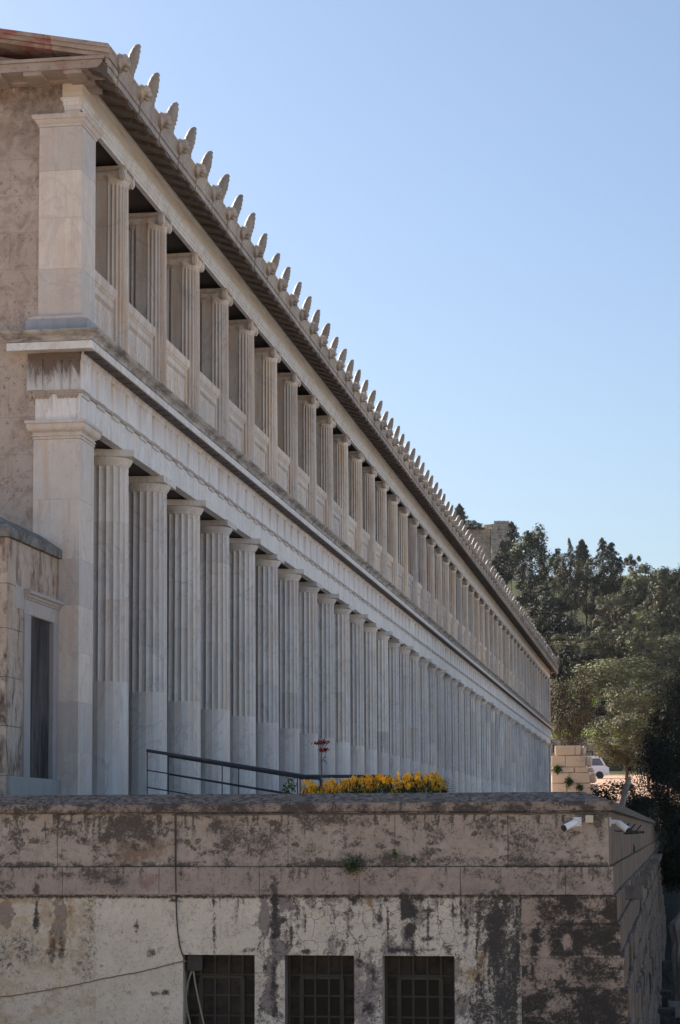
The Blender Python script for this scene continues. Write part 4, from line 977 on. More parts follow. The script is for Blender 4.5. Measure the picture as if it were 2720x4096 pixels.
# wood below the skyline, row by row
ROWS = [
 ('dark dense tree directly under the fortress tower', 'round', 'leaf_dark', 2025, 2272, 60, 52, 292),
 ('brown-tinted upright tree below the thin feathery conifer', 'round', 'leaf_brown', 2281, 2325, 44, 80, 280),
 ('round green tree below the slim skyline cypress', 'round', 'leaf_pine', 2345, 2300, 52, 56, 284),
 ('dark green round tree right under the umbrella pine', 'round', 'leaf_dark', 2130, 2285, 60, 50, 286),
 ('olive-green tree under the small open skyline pine', 'round', 'leaf_pine', 2215, 2290, 48, 58, 284),
 ('dark tree under the skyline conifer cluster', 'round', 'leaf_dark', 2440, 2322, 64, 58, 283),
 ('pale green bushy tree under the airy leaning pine', 'round', 'leaf_olive', 2560, 2322, 62, 55, 280),
 ('dull green tree under the flat-topped skyline tree', 'round', 'leaf_pine', 2665, 2345, 62, 52, 276),
 ('green tree at the right picture edge just below the skyline', 'round', 'leaf_pine', 2725, 2330, 50, 44, 278),
 ('dark rounded tree beside the far roof finials, upper hillside', 'round', 'leaf_dark', 2130, 2365, 66, 58, 268),
 ('mid-green rounded tree in the second row of the wood, below the brown upright tree', 'round', 'leaf_pine', 2235, 2390, 62, 54, 262),
 ('brownish tree with pale tips in the middle of the wood', 'round', 'leaf_brown', 2345, 2400, 58, 52, 262),
 ('small light olive tree above the bright grass gap', 'olive', 'leaf_olive', 2440, 2412, 52, 30, 255),
 ('broad pale-tipped tree in the upper right of the wood', 'round', 'leaf_pine', 2535, 2395, 66, 58, 262),
 ('brownish dull tree at the right of the wood below the flat-topped tree', 'round', 'leaf_brown', 2650, 2425, 70, 62, 256),
 ('very dark tree low beside the roof finials', 'round', 'leaf_dark', 2190, 2475, 74, 66, 246),
 ('black-green tree left of the bright grass gap', 'round', 'leaf_dark', 2265, 2520, 60, 50, 243),
 ('dark brown-green tree right of the bright grass gap', 'round', 'leaf_brown', 2455, 2475, 66, 46, 246),
 ('large grey-olive tree filling the right middle of the wood', 'olive', 'leaf_olive', 2585, 2500, 84, 66, 240),
 ('grey-green tree at the right picture edge, middle of the hill', 'olive', 'leaf_pine', 2698, 2500, 60, 70, 240),
 ('light olive tree lowest in the wood beside the far roof end', 'olive', 'leaf_olive', 2305, 2585, 92, 46, 234),
 ('tall grey olive tree in the centre of the lower wood', 'olive', 'leaf_olive', 2440, 2560, 74, 62, 236),
 ('dusky olive tree right of the tall grey olive', 'olive', 'leaf_olive', 2560, 2590, 80, 56, 233),
 ('olive tree with pale tips near the right edge of the lower wood', 'olive', 'leaf_olive', 2690, 2600, 70, 60, 232),
 ('black shaded tree behind the far roof corner', 'round', 'leaf_dark', 2235, 2655, 66, 62, 232),
 ('dark shaded tree between the far roof corner and the wide olive', 'round', 'leaf_dark', 2330, 2665, 60, 46, 230),
]
for L, kd, mt, u, v, ru, rv, Y in ROWS:
    tree('olive_tree' if kd == 'olive' else 'hillside_tree', L, kd, mt, u, v, ru, rv, Y, GH, None, 6000, .064 if kd == 'round' else .052)
_fr = random.Random(77)
for j in range(34):
    Y = 231+j*2.1; u = _fr.uniform(2150, 2740); z = zg(0, Y)+_fr.uniform(1.6, 3.2); v = VP[1]-z*FPX/Y*.985
    tree('hillside_tree', 'undergrowth tree filling the gaps between the larger trees of the hillside wood', 'round', _fr.choice(['leaf_dark', 'leaf_dark', 'leaf_dark', 'leaf_brown']), u, v, _fr.uniform(50, 75), _fr.uniform(40, 60), Y, 'undergrowth trees of the hillside wood', None, 6000, .064)
for j in range(70):                           # the wood goes on to both sides
    Y = _fr.uniform(232, 318); x = _fr.choice([_fr.uniform(3, 34), _fr.uniform(3, 34), _fr.uniform(-70, -24)])
    z = zg(x, Y)+_fr.uniform(2.2, 3.6); q = RC @ np.array([x, Y, z]); u = PX+FPX*q[0]/q[2]; v = PY+FPX*q[1]/q[2]
    tree('hillside_tree', 'undergrowth tree filling the gaps between the larger trees of the hillside wood', 'round', _fr.choice(['leaf_dark', 'leaf_pine', 'leaf_brown', 'leaf_olive']), u, v, _fr.uniform(85, 125), _fr.uniform(75, 110), Y, 'undergrowth trees of the hillside wood', None, 6000, .064)
# middle distance
tree('olive_tree', 'wide sunlit olive tree with a domed crown above the white booth', 'dense', 'leaf_olive', 2500, 2715, 168, 74, 222, None, 0, 13000, .04, ry=4.)
tree('olive_tree', 'silvery olive tree in front of the wide domed olive', 'dense', 'leaf_olive', 2556, 2800, 118, 60, 214, None, 1, 11000, .042)
tree('brown_leaved_tree', 'brown-leaved tree directly right of the far end of the colonnade', 'dense', 'leaf_brown', 2286, 2858, 88, 135, 165, None, 2, 14000, .03)
tree('olive_tree', 'silvery olive tree overhanging the white van', 'dense', 'leaf_olive', 2505, 2960, 128, 92, 150, None, 2, 13000, .038)
tree('olive_tree', 'brown-tipped olive tree above the van, touching the dark tree at the right edge', 'dense', 'leaf_brown', 2590, 2900, 90, 56, 156, None, 3, 10000, .042)
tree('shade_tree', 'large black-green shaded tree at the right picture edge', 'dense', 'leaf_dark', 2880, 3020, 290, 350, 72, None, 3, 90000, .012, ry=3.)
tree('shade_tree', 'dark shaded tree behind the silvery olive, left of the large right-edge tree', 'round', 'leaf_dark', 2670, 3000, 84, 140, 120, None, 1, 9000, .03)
for j, (x, y, h) in enumerate([(9, 100, 7), (14, 130, 8), (20, 90, 8), (9, 175, 6), (16, 230, 7), (24, 260, 8), (12, 280, 8), (30, 200, 9)]):
    tree('hillside_tree', 'dark tree of the wood beyond the right picture edge', 'round', 'leaf_dark', FPX*0+0, 0, 1, 1, 100, GH, 0, 4200, .062) if False else None
# low dark shrubs behind the terrace wall
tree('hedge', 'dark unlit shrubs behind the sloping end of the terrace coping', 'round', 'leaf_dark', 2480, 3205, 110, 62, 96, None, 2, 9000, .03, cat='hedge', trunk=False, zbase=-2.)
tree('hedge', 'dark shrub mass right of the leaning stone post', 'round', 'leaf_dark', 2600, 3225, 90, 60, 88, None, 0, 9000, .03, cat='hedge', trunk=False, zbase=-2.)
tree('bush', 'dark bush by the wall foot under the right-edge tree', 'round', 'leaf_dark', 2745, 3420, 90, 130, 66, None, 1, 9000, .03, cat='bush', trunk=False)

# ------------------------------------------------------------------ fortress on the hill
ft = thing('fortress', 'ruined stone fortress wall with a square tower on the hill skyline', 'fortress', (-28, 336, 38))
def PF(o): o.parent = ft; o.matrix_parent_inverse = Matrix.Translation(-Vector(ft.location)); return o
def rough_wall(u0, u1, vt, vb, Y, dep, rows, seed, jag):
    r = random.Random(seed); a = unp(u0, vt, Y=Y); c = unp(u1, vb, Y=Y); b = MB()
    hz = (a[2]-c[2])/rows
    for k in range(rows):
        x = a[0]+(r.uniform(0, .5) if k == 0 else 0); z1 = a[2]-k*hz
        while x < c[0]-.1:
            w = min(r.uniform(.6, 1.3), c[0]-x)
            if not (k == 0 and r.random() < jag):
                b.bbox(x+.02, x+w-.02, Y+r.uniform(-.12, .05), Y+dep, z1-hz+.015, z1-.015, .05, .03, r)
            x += w
    b.box(a[0]+.1, c[0]-.1, Y+.2, Y+dep-.1, c[2]-6, a[2]-hz-.1)
    return b
PF(rough_wall(1870, 1962, 2110, 2240, 335, 6, 11, 1, .3).build('curtain_wall', M['fort']))
PF(rough_wall(1962, 2037, 2084, 2240, 333, 8, 13, 2, .0).build('tower', M['fort']))
PF(rough_wall(1925, 1964, 2098, 2120, 336, 4, 2, 5, .4).build('broken_top', M['fort']))
PF(rough_wall(1700, 1875, 2120, 2240, 337, 6, 9, 4, .2).build('curtain_wall', M['fort']))
# ------------------------------------------------------------------ ruin at the far end, retaining wall, fence, booth, van
ru = thing('ruined_wall', 'stepped stub of pale ashlar blocks right of the far end of the colonnade', 'ruin', (-6, 141.5, -.5))
b = MB(); r = random.Random(12); Yr = 140.
def rz(v): return unp(2300, v, Y=Yr)[2]
def rx(u): return unp(u, 3050, Y=Yr)[0]
for (v0, v1, cuts) in ((2982, 3020, (2219, 2301, 2323)), (3022, 3067, (2205, 2262, 2341)), (3068, 3090, (2205, 2297, 2352)), (3091, 3132, (2205, 2276, 2358)), (3133, 3172, (2205, 2266, 2362)), (3173, 3215, (2205, 2290, 2364)), (3216, 3330, (2205, 2280, 2366))):
    for i in range(len(cuts)-1):
        b.bbox(rx(cuts[i])+.012, rx(cuts[i+1])-.012, Yr+r.uniform(-.03, .03), Yr+1.3, rz(v1)+.006, rz(v0)-.006, .03, .012, r)
    b.bbox(rx(cuts[-1])+.0, rx(cuts[-1])+r.uniform(.15, .4), Yr+.5, Yr+1.4, rz(v1)+.03, rz(v0)-.06, .08, .05, r)
o = b.build('ashlar_blocks', M['ruin']); o.parent = ru; o.matrix_parent_inverse = Matrix.Translation(-Vector(ru.location))
rw = tag(MB(), None) if False else None
b = MB(); r = random.Random(21)
for k in range(5):
    x = -14.
    while x < 12:
        w = r.uniform(.7, 1.5); b.bbox(x+.02, x+w-.02, 225+r.uniform(-.1, .1), 226.4, 6.+k*.75+.02, 6.+(k+1)*.75-.02, .06, .03, r); x += w
tag(b.build('retaining_wall', M['fort']), 'dark rubble retaining wall below the bright grass strip', 'wall')
b = MB()
for k in range(40): x = -13+k*.62; b.box(x-.03, x+.03, 229.97, 230.03, 9.9, 11.9)
for z in (10.15, 11.75): b.box(-13, 11.5, 230.031, 230.06, z-.03, z+.03)
tag(b.build('iron_fence', M['black']), 'dark iron railing fence along the bright grass strip', 'fence')
gp = np.random.RandomState(8); n = 5000
x = gp.uniform(-13, 6, n); y = gp.uniform(226.5, 238, n); pts = np.stack([x, y, np.interp(y, [226, 240], [9.55, 11.2])+gp.uniform(0, .45, n)], 1)
o = bpy.data.objects.new('grass', leaf_mesh('grass', pts, gp.uniform(.2, .45, n), M['grass'], 3, .3, 2.)); COL.objects.link(o); tag(o, 'bright green grass strip above the retaining wall', 'grass', kind='stuff')
n = 3000; x = gp.uniform(-13, -8.5, n); y = gp.uniform(248, 254, n); pts = np.stack([x, y, np.interp(y, [240, 325], [11.2, 38])+gp.uniform(0, .5, n)], 1)
o = bpy.data.objects.new('grass', leaf_mesh('grass', pts, gp.uniform(.2, .45, n), M['grass'], 4, .3, 2.)); COL.objects.link(o); tag(o, 'patch of bright green grass in a gap of the wood', 'grass', kind='stuff')
c0 = unp(2455, 2930, Y=232); c1 = unp(2545, 2876, Y=232)
bo = thing('booth', 'small white booth with red-brown trim half hidden behind the silvery olive', 'booth', (c0[0], 232, c0[2]))
def PB(o, p): o.parent = p; o.matrix_parent_inverse = Matrix.Translation(-Vector(p.location)); return o
b = MB(); b.bbox(c0[0], c1[0], 232, 234, c0[2]-.6, c1[2], .02); PB(b.build('wall', M['white']), bo)
b = MB(); b.box(c0[0]-.1, c1[0]+.1, 231.9, 234.1, c1[2], c1[2]+.09); PB(b.build('roof', M['cab_red']), bo)
b = MB(); mx = (c0[0]+c1[0])/2+.1; b.box(mx, mx+.08, 231.96, 231.99, c0[2]-.6, c1[2]); b.box(c0[0]-.02, c0[0]+.05, 231.965, 231.99, c0[2]-.6, c1[2]); PB(b.build('door_frame', M['cab_red']), bo)
# white van
vr = unp(2436, 3112, Y=196); vx = vr[0]; vz = zg(vx, 196)
van = thing('van', 'white van parked on the reddish earth road behind the ruined wall', 'van', (vx-2.2, 197, vz))
b = MB(); L = 4.6; pr = [(vx-L, vz+.35), (vx-.05, vz+.35), (vx, vz+.5), (vx-.03, vz+1.05), (vx-.25, vz+1.15), (vx-.72, vz+1.95), (vx-1., vz+2.08), (vx-L+.1, vz+2.1), (vx-L, vz+2.0)]
b.prism(pr, 196, 197.8); PB(b.build('body', M['metal_white']), van)
b = MB(); b.prism([(vx-.45, vz+1.2), (vx-.82, vz+1.85), (vx-1.6, vz+1.85), (vx-1.6, vz+1.2)], 195.985, 197.815); PB(b.build('side_window', M['van_glass']), van)
for xx in (vx-.85, vx-L+.9):
    for yy in (196.08, 197.5):
        b = MB(); vs = [(xx+.34*math.cos(q*math.pi/10), yv, vz+.34+.34*math.sin(q*math.pi/10)) for yv in (yy-.1, yy+.14) for q in range(20)]
        b.add(vs, [(i, (i+1) % 20, 20+(i+1) % 20, 20+i) for i in range(20)]+[tuple(range(19, -1, -1)), tuple(range(20, 40))]); PB(b.build('wheel', M['black']), van)
# far pier on the end of the terrace wall
pr_ = thing('gate_pier', 'short moulded stone pier on the far end of the terrace wall', 'pier', (-.72, YE, -3.6))
b = MB(); rect_mould(b, -.92, -.55, YE+.05, YE+.42, [(.02, -3.6), (.02, .45), (-.02, .5), (-.02, .62), (.03, .66), (.05, .74), (.02, .76), (.02, .86)]); PB(b.build('shaft', M['annex_cap']), pr_)
# leaning stone post
a0 = unp(2484, 3235, Y=44); a1 = unp(2518, 3108, Y=44); dv = (a1-a0); a0 = a0-dv*.85
lp = MB(); r = random.Random(4); vs = []
for j in range(9):
    t = j/8; p = a0+dv*1.85*t; w = .072*(1-.12*t)*(1 if j < 8 else .6)
    for i in range(8): q = i*math.pi/4+.4; k = 1+r.uniform(-.1, .1); vs.append((p[0]+w*k*math.cos(q), p[1]+w*k*math.sin(q), p[2]+r.uniform(-.01, .01)))
lp.add(vs, [(j*8+i, j*8+(i+1) % 8, j*8+8+(i+1) % 8, j*8+8+i) for j in range(8) for i in range(8)]+[tuple(range(64, 72))])
tag(lp.build('leaning_post', M['statue']), 'broken marble post leaning right behind the sloping coping', 'post')
# ------------------------------------------------------------------ draped statue and slabs by the wall foot
sx_, sy_ = unp(2738, 3700, Y=42)[0], 42.; zb = -3.28
st = thing('statue', 'headless draped marble statue standing at the right picture edge below the terrace wall', 'statue', (sx_, sy_, -3.6))
b = MB(); vs = []; nz, na = 46, 56; r = random.Random(6)
prof = [(0, .27), (.1, .26), (.5, .245), (.85, .27), (1.05, .25), (1.25, .275), (1.42, .29), (1.52, .25), (1.6, .16), (1.68, .10), (1.72, .05)]
for j in range(nz+1):
    h = 1.72*j/nz; w = np.interp(h, [p[0] for p in prof], [p[1] for p in prof])
    for i in range(na):
        a = 2*math.pi*i/na
        fold = .022*math.sin(a*9+h*2.2)+.014*math.sin(a*15-h*3.5+1)+.02*math.sin(a*3+h*4)
        fold *= 1 if h < 1.45 else .35
        if 1.0 < h < 1.5: fold += .02*math.sin((a*2+h*9))
        vs.append((sx_+(w+fold)*math.cos(a)+.03*math.sin(h*2), sy_+(w*.72+fold)*math.sin(a), zb+h))
b.add(vs, [(j*na+i, j*na+(i+1) % na, (j+1)*na+(i+1) % na, (j+1)*na+i) for j in range(nz) for i in range(na)]+[tuple(range(nz*na, nz*na+na))])
PB(b.build('draped_body', M['statue'], smooth=True), st)
b = MB(); b.bbox(sx_-.34, sx_+.34, sy_-.3, sy_+.3, -3.6, zb, .02); PB(b.build('plinth', M['statue']), st)
for (u, v, w, h, Y, L) in ((2672, 3862, .26, .16, 47, 'dark rectangular stone block on the ground behind the statue'), (2660, 3960, .30, .1, 50, 'pale marble slab lying flat left of the statue plinth'), (2655, 3985, .34, .2, 44.5, 'low grey step block nearest the statue plinth'), (2662, 4050, .36, .12, 40, 'long low stone kerb at the bottom right corner of the picture')):
    c = unp(u, v, Y=Y); b = MB(); b.bbox(c[0]-w/2, c[0]+w/2, Y, Y+.5, -3.62, max(c[2]+h/2, -3.45), .015, .005, R_)
    tag(b.build('stone_block', M['darkstone']), L, 'stone block')

# ------------------------------------------------------------------ handrails on the ramp
def rail(Y, u0, uk, u1, v0, v1, posts, label, r0=.021):
    t = thing('handrail', label, 'handrail', (unp(u0, v0, Y=Y)[0], Y, -.05))
    A = unp(u0, v0, Y=Y); Kp = unp(uk, v1, Y=Y); B = unp(u1, v1, Y=Y)
    pts = [A, A*.5+Kp*.5, Kp*.97+A*.03, Kp, B-np.array([.12, 0, 0]), B-np.array([.04, 0, .004]), B+np.array([-.008, 0, -.03]), B+np.array([0, 0, -.08])]
    b = MB(); b.tube(pts, r0, 10); o = b.build('top_tube', M['steel'], smooth=True); PB(o, t)
    b = MB(); b.tube([B+np.array([0, 0, -.075]), (B[0], Y, -.05)], r0*.8, 8); PB(b.build('post', M['steel']), t)
    for u in posts:
        x = unp(u, 3100, Y=Y)[0]; zt = np.interp(x, [A[0], Kp[0], B[0]], [A[2], Kp[2], B[2]])
        b = MB(); b.tube([(x, Y, zt-.01), (x, Y, -.05)], .0075, 6); PB(b.build('post', M['steel']), t)
    for dz in (.24, .45):
        b = MB(); b.tube([(A[0], Y, A[2]-dz), (Kp[0], Y, Kp[2]-dz), (B[0]-.05, Y, Kp[2]-dz)], .009, 6); PB(b.build('lower_bar', M['steel']), t)
    return t
rail(25.4, 587, 1222, 1566, 3002, 3105, (589, 889, 1190, 1500), 'dark steel ramp handrail ending in a curve among the yellow flowers')
rail(26.5, 672, 1215, 1287, 3022, 3112, (674, 955, 1200), 'dark steel ramp handrail behind the longer one, ending beside the tall red-flowered plant')

# ------------------------------------------------------------------ flowers on the terrace edge
def flower_meshes(seed):
    r = np.random.RandomState(seed)
    n = 26; P_ = []
    for k in range(n): P_.append((r.normal()*.035, r.normal()*.03, r.uniform(0, .20)))
    st_ = leaf_mesh('leaves', np.array(P_), r.uniform(.05, .10, n), M['stem'], seed, .10, 3.)
    fl = []; tp = []
    for h in range(6):
        c = np.array([r.normal()*.042, r.normal()*.035, r.uniform(.12, .255)])
        for k in range(18): fl.append(c+r.normal(size=3)*np.array([.014, .014, .016]))
        if h == 0:
            for k in range(5): tp.append(c+np.array([r.normal()*.008, r.normal()*.008, .022+r.rand()*.012]))
    f = leaf_mesh('blossoms', np.array(fl), r.uniform(.010, .018, len(fl)), M['petal'], seed+1, .9, 0)
    q = leaf_mesh('buds', np.array(tp+[fl[0], fl[1]]), np.full(len(tp)+2, .009), M['petal_tip'], seed+2, .6, 1.)
    return st_, f, q
FM = [flower_meshes(50+k*5) for k in range(5)]
Yf = 22.95; r = random.Random(2)
fu = [1222, 1232, 1240, 1250, 1262, 1268, 1286, 1300, 1310, 1322, 1332, 1345, 1357, 1368, 1380, 1392, 1404, 1415, 1428, 1440, 1452, 1463, 1474, 1486, 1498, 1508, 1520, 1532, 1545, 1556, 1567, 1580, 1592, 1604, 1617, 1629, 1640, 1652, 1664, 1677, 1690, 1702, 1715, 1727, 1738, 1746, 1750, 1754]
for i, u in enumerate(fu):
    if i in (6, 13, 30): continue
    u += r.uniform(-7, 7)
    top = np.interp(u, [1210, 1260, 1300, 1360, 1430, 1490, 1540, 1600, 1640, 1680, 1740, 1770], [3128, 3124, 3126, 3112, 3108, 3098, 3104, 3108, 3092, 3088, 3100, 3116])+r.choice([r.uniform(-8, 8), r.uniform(-4, 26)])
    Y = Yf+r.uniform(-.25, .35); p = unp(u, top, Y=Y)
    t = thing('flower_plant', 'yellow-orange flower clump in the row growing behind the terrace coping', 'flower', (p[0], Y, p[2]-.27), 'yellow flowers along the terrace coping')
    m = FM[r.randrange(5)]
    for nm, me in zip(('leaves', 'blossoms', 'buds'), m):
        o = bpy.data.objects.new(nm, me); COL.objects.link(o); o.parent = t
    t.rotation_euler.z = r.uniform(0, 6.28)
b = MB(); b.box(ux(1120), ux(1830), 22.6, 23.6, -.05, .18); tag(b.build('flower_bed', M['terrain']), kind='structure')
# tall plant with dark red heads
p = unp(1289, 3150, Y=22.9); q = unp(1283, 2975, Y=22.9); t = thing('red_flowered_plant', 'tall bare-stemmed plant with two dark red flower heads among yellow flowers', 'plant', (p[0], 22.9, .18))
b = MB(); b.tube([(p[0], 22.9, .18), (p[0]-.005, 22.9, .5), (q[0]+.006, 22.9, q[2]-.12), (q[0], 22.9, q[2]-.02)], [.008, .007, .006, .004], 6)
b.tube([(q[0]+.01, 22.9, q[2]-.20), (q[0]+.045, 22.9, q[2]-.14), (q[0]+.06, 22.9, q[2]-.08)], .003, 5)
for dx in (-.03, .02, .03): b.tube([(q[0]+.005, 22.9, q[2]-.1), (q[0]+dx, 22.9, q[2]-.005)], .0025, 5)
PB(b.build('stem', M['bark']), t)
rs = np.random.RandomState(5); pts = np.concatenate([np.array([q[0]+.004, 22.9, q[2]+.012])+rs.normal(size=(150, 3))*[.04, .03, .013], np.array([q[0]+.055, 22.9, q[2]-.068])+rs.normal(size=(60, 3))*[.016, .016, .011], np.array([q[0]-.002, 22.9, q[2]-.07])+rs.normal(size=(50, 3))*[.013, .013, .01], np.array([q[0]+.035, 22.9, q[2]-.185])+rs.normal(size=(14, 3))*[.012, .01, .012]])
o = bpy.data.objects.new('flower_heads', leaf_mesh('flower_heads', pts, rs.uniform(.008, .014, len(pts)), M['petal_red'], 6, .8)); COL.objects.link(o); PB(o, t)
# small green plant with violet tips at the left end of the row
p = unp(1160, 3145, Y=22.9); t = thing('violet_flower_plant', 'small dark green plant with violet blooms at the left end of the yellow flowers', 'plant', (p[0], 22.9, .18))
pts = np.array([p[0], 22.9, p[2]-.01])+rs.normal(size=(130, 3))*[.04, .03, .05]
o = bpy.data.objects.new('leaves', leaf_mesh('leaves', pts, rs.uniform(.012, .025, 130), M['stem'], 7, .5)); COL.objects.link(o); PB(o, t)
pts = np.array([p[0]+.02, 22.9, p[2]+.075])+rs.normal(size=(16, 3))*[.025, .02, .008]
o = bpy.data.objects.new('blooms', leaf_mesh('blooms', pts, np.full(16, .012), M['petal_violet'], 8, .6)); COL.objects.link(o); PB(o, t)
p = unp(1765, 3165, Y=22.95); b = MB()
for k in range(9):
    a = .12+.11*k; L = .22-.012*k
    b.tube([(p[0], 22.95, p[2]-.08), (p[0]+L*.5*math.sin(a)+.02, 22.95, p[2]-.05+L*.75*math.cos(a)), (p[0]+L*1.1*math.sin(a)+.05, 22.9, p[2]-.06+L*(1.0*math.cos(a)-.25*a*.5))], [.004, .003, .001], 4)
tag(b.build('grass_tuft', M['stem']), 'tuft of thin arching blades at the right end of the yellow flowers', 'plant')
# weeds rooted in the wall
def weed(u, v, ru, rv, n, label, Y=D-.085, x=None, mat='leaf_weed', s=.017):
    p = unp(u, v, Y=Y) if x is None else unp(u, v, X=x); k = p[1]/FPX
    r = np.random.RandomState(int(u)); q = r.normal(size=(n, 3)); pts = p+q*[ru*k*.36, .025, rv*k*.36]-np.array([0, .03 if x is None else 0, 0])
    me = leaf_mesh('weed', pts, r.uniform(.5, 1.3, n)*s, M[mat], int(u)+1, .35, .4)
    t = thing('wall_weed', label, 'weed', tuple(p)); o = bpy.data.objects.new('leaves', me); COL.objects.link(o); PB(o, t)
    b = MB()
    for j in range(7): e = pts[j]; b.tube([(p[0], p[1]+.02, p[2]-.01), tuple((p+e)/2+np.array([0, -.01, .01])), tuple(e)], .0018, 4)
    PB(b.build('stems', M['bark']), t)
weed(1412, 3460, 52, 50, 620, 'largest green weed tuft rooted in the joint under the parapet')
weed(1578, 3415, 18, 24, 130, 'small green weed on the parapet right of the largest tuft')
weed(1655, 3440, 10, 18, 60, 'tiny weed sprig on the parapet, third tuft from the large one')
weed(2536, 3395, 8, 24, 90, 'yellow-green weed growing on the side face of the terrace wall', x=XC+.02)
weed(2232, 3078, 20, 20, 160, 'dark weed on the left side of the ruined ashlar stub', Y=139.9, s=.12)
weed(2276, 3128, 16, 22, 160, 'green weed in the middle of the ruined ashlar stub', Y=139.9, s=.12)
weed(2320, 3150, 16, 18, 120, 'weed low on the right side of the ruined ashlar stub', Y=139.9, s=.12)

# ------------------------------------------------------------------ cameras, cables
def cctv(base, nrm, dirv, label):
    t = thing('security_camera', label, 'camera', tuple(base)); B = Vector(base); N = Vector(nrm).normalized(); Dv = Vector(dirv).normalized()
    up = Vector((0, 0, 1)); sd_ = N.cross(up).normalized(); b = MB()
    def obox(c, ax, ay, az, hx, hy, hz, bb):
        vs = [tuple(c+ax*sx*hx+ay*sy*hy+az*sz*hz) for sx in (-1, 1) for sy in (-1, 1) for sz in (-1, 1)]
        bb.add(vs, [(0, 1, 3, 2), (4, 6, 7, 5), (0, 4, 5, 1), (2, 3, 7, 6), (0, 2, 6, 4), (1, 5, 7, 3)])
    obox(B+N*.008, sd_, up, N, .043, .046, .008, b); PB(b.build('mounting_plate', M['white']), t)
    for sx in (-1, 1):
        for sz in (-1, 1):
            s2 = MB(); s2.tube([B+N*.015+sd_*sx*.03+up*sz*.032, B+N*.019+sd_*sx*.03+up*sz*.032], .005, 8); PB(s2.build('screw', M['conduit']), t)
    b = MB(); j = B+N*.075; b.tube([B+N*.012, B+N*.05, j, j+Dv*.03], [.026, .022, .022, .02], 12); PB(b.build('arm', M['white'], smooth=True), t)
    b = MB(); s0 = j+Dv*.01; b.tube([s0, s0+Dv*.006, s0+Dv*.03, s0+Dv*.15, s0+Dv*.152], [.018, .03, .034, .035, .033], 18); PB(b.build('body', M['white'], smooth=False), t)
    b = MB(); e = s0+Dv*.152; b.tube([e, e+Dv*.022], [.034, .035], 18); PB(b.build('lens_hood', M['black']), t)
    return t
pb = unp(2309, 3287, Y=D); cctv(pb, (0, -1, 0), (-.75, -.55, -.38), 'white bullet security camera on the front of the parapet pointing left')
pc = unp(2455, 3287, X=XC); pc[1] = 22.25; pc[2] = unp(2455, 3287, Y=22.25)[2]; cctv((XC+.004, 22.25, pc[2]), (1, 0, 0), (.55, -.35, -.42), 'white bullet security camera on the side face of the wall pointing right')
c = unp(2358, 3276, Y=D); b = MB(); b.bbox(c[0]-.04, c[0]+.04, D-.045, D-.003, c[2]-.04, c[2]+.04, .005)
t = thing('junction_box', 'cream square junction box beside the left security camera', 'junction box', tuple(c)); PB(b.build('case', M['cream']), t)
b = MB(); b.tube([(c[0]-.04, D-.02, c[2]), (c[0]-.055, D-.03, c[2]-.02), (c[0]-.075, D-.02, c[2]-.03)], .003, 5); PB(b.build('lead', M['cable']), t)
b = MB(); r = random.Random(8); pts = [(ux(u), D-.018, unp(u, 3254+(u-700)*-.004, Y=D)[2]-.012+r.uniform(-.0025, .0025)) for u in range(690, 2441, 70)]; b.tube(pts, .009, 8)
tag(b.build('conduit', M['conduit']), 'grey cable conduit running under the terrace coping', 'conduit')
def cable(name, mat, uv, rr_, label, off=.02, Y=D, jit=0.):
    r = random.Random(len(uv)); b = MB(); pts = []
    for k in range(len(uv)-1):
        for s in range(6):
            t = s/6; u = uv[k][0]*(1-t)+uv[k+1][0]*t; v = uv[k][1]*(1-t)+uv[k+1][1]*t
            o_ = off+(.042 if 3466 < v < 3580 else 0); p = unp(u+r.uniform(-jit, jit), v+r.uniform(-jit, jit), Y=Y-o_); pts.append(tuple(p))
    pts.append(tuple(unp(*uv[-1], Y=Y-off))); b.tube(pts, rr_, 7); return tag(b.build(name, M[mat]), label, 'cable')
cable('vertical_cable', 'cable', [(700, 3258), (701, 3350), (702, 3468), (704, 3580), (706, 3660), (710, 3720), (718, 3780), (728, 3815), (742, 3842)], .0075, 'dark cable hanging down the wall to the left window')
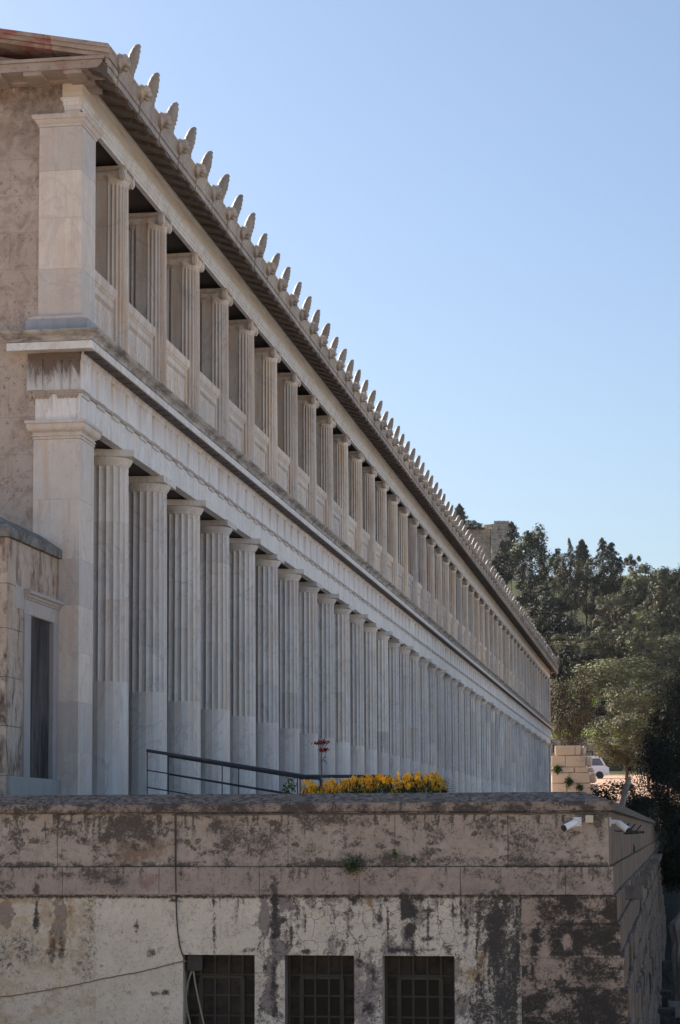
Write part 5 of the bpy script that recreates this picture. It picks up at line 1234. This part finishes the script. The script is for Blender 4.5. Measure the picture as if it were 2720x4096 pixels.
cable('sagging_cable', 'cable_brown', [(-60, 3992), (60, 3982), (200, 3958), (300, 3940), (380, 3922), (470, 3904), (560, 3888), (640, 3868), (700, 3852), (745, 3845)], .006, 'thin brown cable slanting across the plaster to the left window', jit=1.2)
cable('hose', 'hose', [(770, 3872), (752, 3930), (744, 3990), (748, 4040), (760, 4090), (768, 4130)], .009, 'pale hose bowing left in the left window opening', off=-.06)
cable('hose', 'hose', [(772, 3872), (780, 3930), (794, 4000), (812, 4080), (822, 4130)], .009, 'pale straight hose hanging in the left window opening', off=-.06)
# a small duct box at the top of the left window
c = unp(790, 3848, Y=D+.1); b = MB(); b.bbox(c[0]-.10, c[0]+.07, D+.03, D+.14, c[2]-.09, c[2]+.09, .006)
tag(b.build('duct_box', M['black']), 'black box in the top left corner of the left window', 'box')
# floodlights on the side wall
for k, (y, L) in enumerate(((24.0, 'black floodlight on a bent arm, nearest to the right security camera'), (27.5, 'black floodlight on the side wall, between two others'), (32.5, 'black floodlight farthest along the side wall'))):
    z = .02; t = thing('floodlight', L, 'floodlight', (XC, y, z), 'floodlights along the side wall')
    b = MB(); b.tube([(XC, y, z-.02), (XC+.06, y, z-.03), (XC+.12, y, z-.02)], .007, 8); b.tube([(XC+.11, y, z-.06), (XC+.12, y, z), (XC+.17, y, z+.06)], .009, 8); PB(b.build('arm', M['black']), t)
    b = MB(); b.bbox(XC+.12, XC+.22, y-.03, y+.03, z-.065, z-.03, .006); PB(b.build('lamp_head', M['black']), t)

# ------------------------------------------------------------------ far air
hz = bpy.data.materials.new('haze_air'); hz.use_nodes = True; ht = hz.node_tree; ht.nodes.remove(ht.nodes['Principled BSDF'])
pv = ht.nodes.new('ShaderNodeVolumePrincipled'); pv.inputs['Color'].default_value = (.86, .92, 1, 1); pv.inputs['Density'].default_value = .00006; pv.inputs['Anisotropy'].default_value = .2
ht.links.new(pv.outputs[0], ht.nodes['Material Output'].inputs['Volume'])
b = MB(); b.box(-3000, 3000, -1800, 4800, -40, 62); o = b.build('haze', hz); tag(o, kind='stuff')
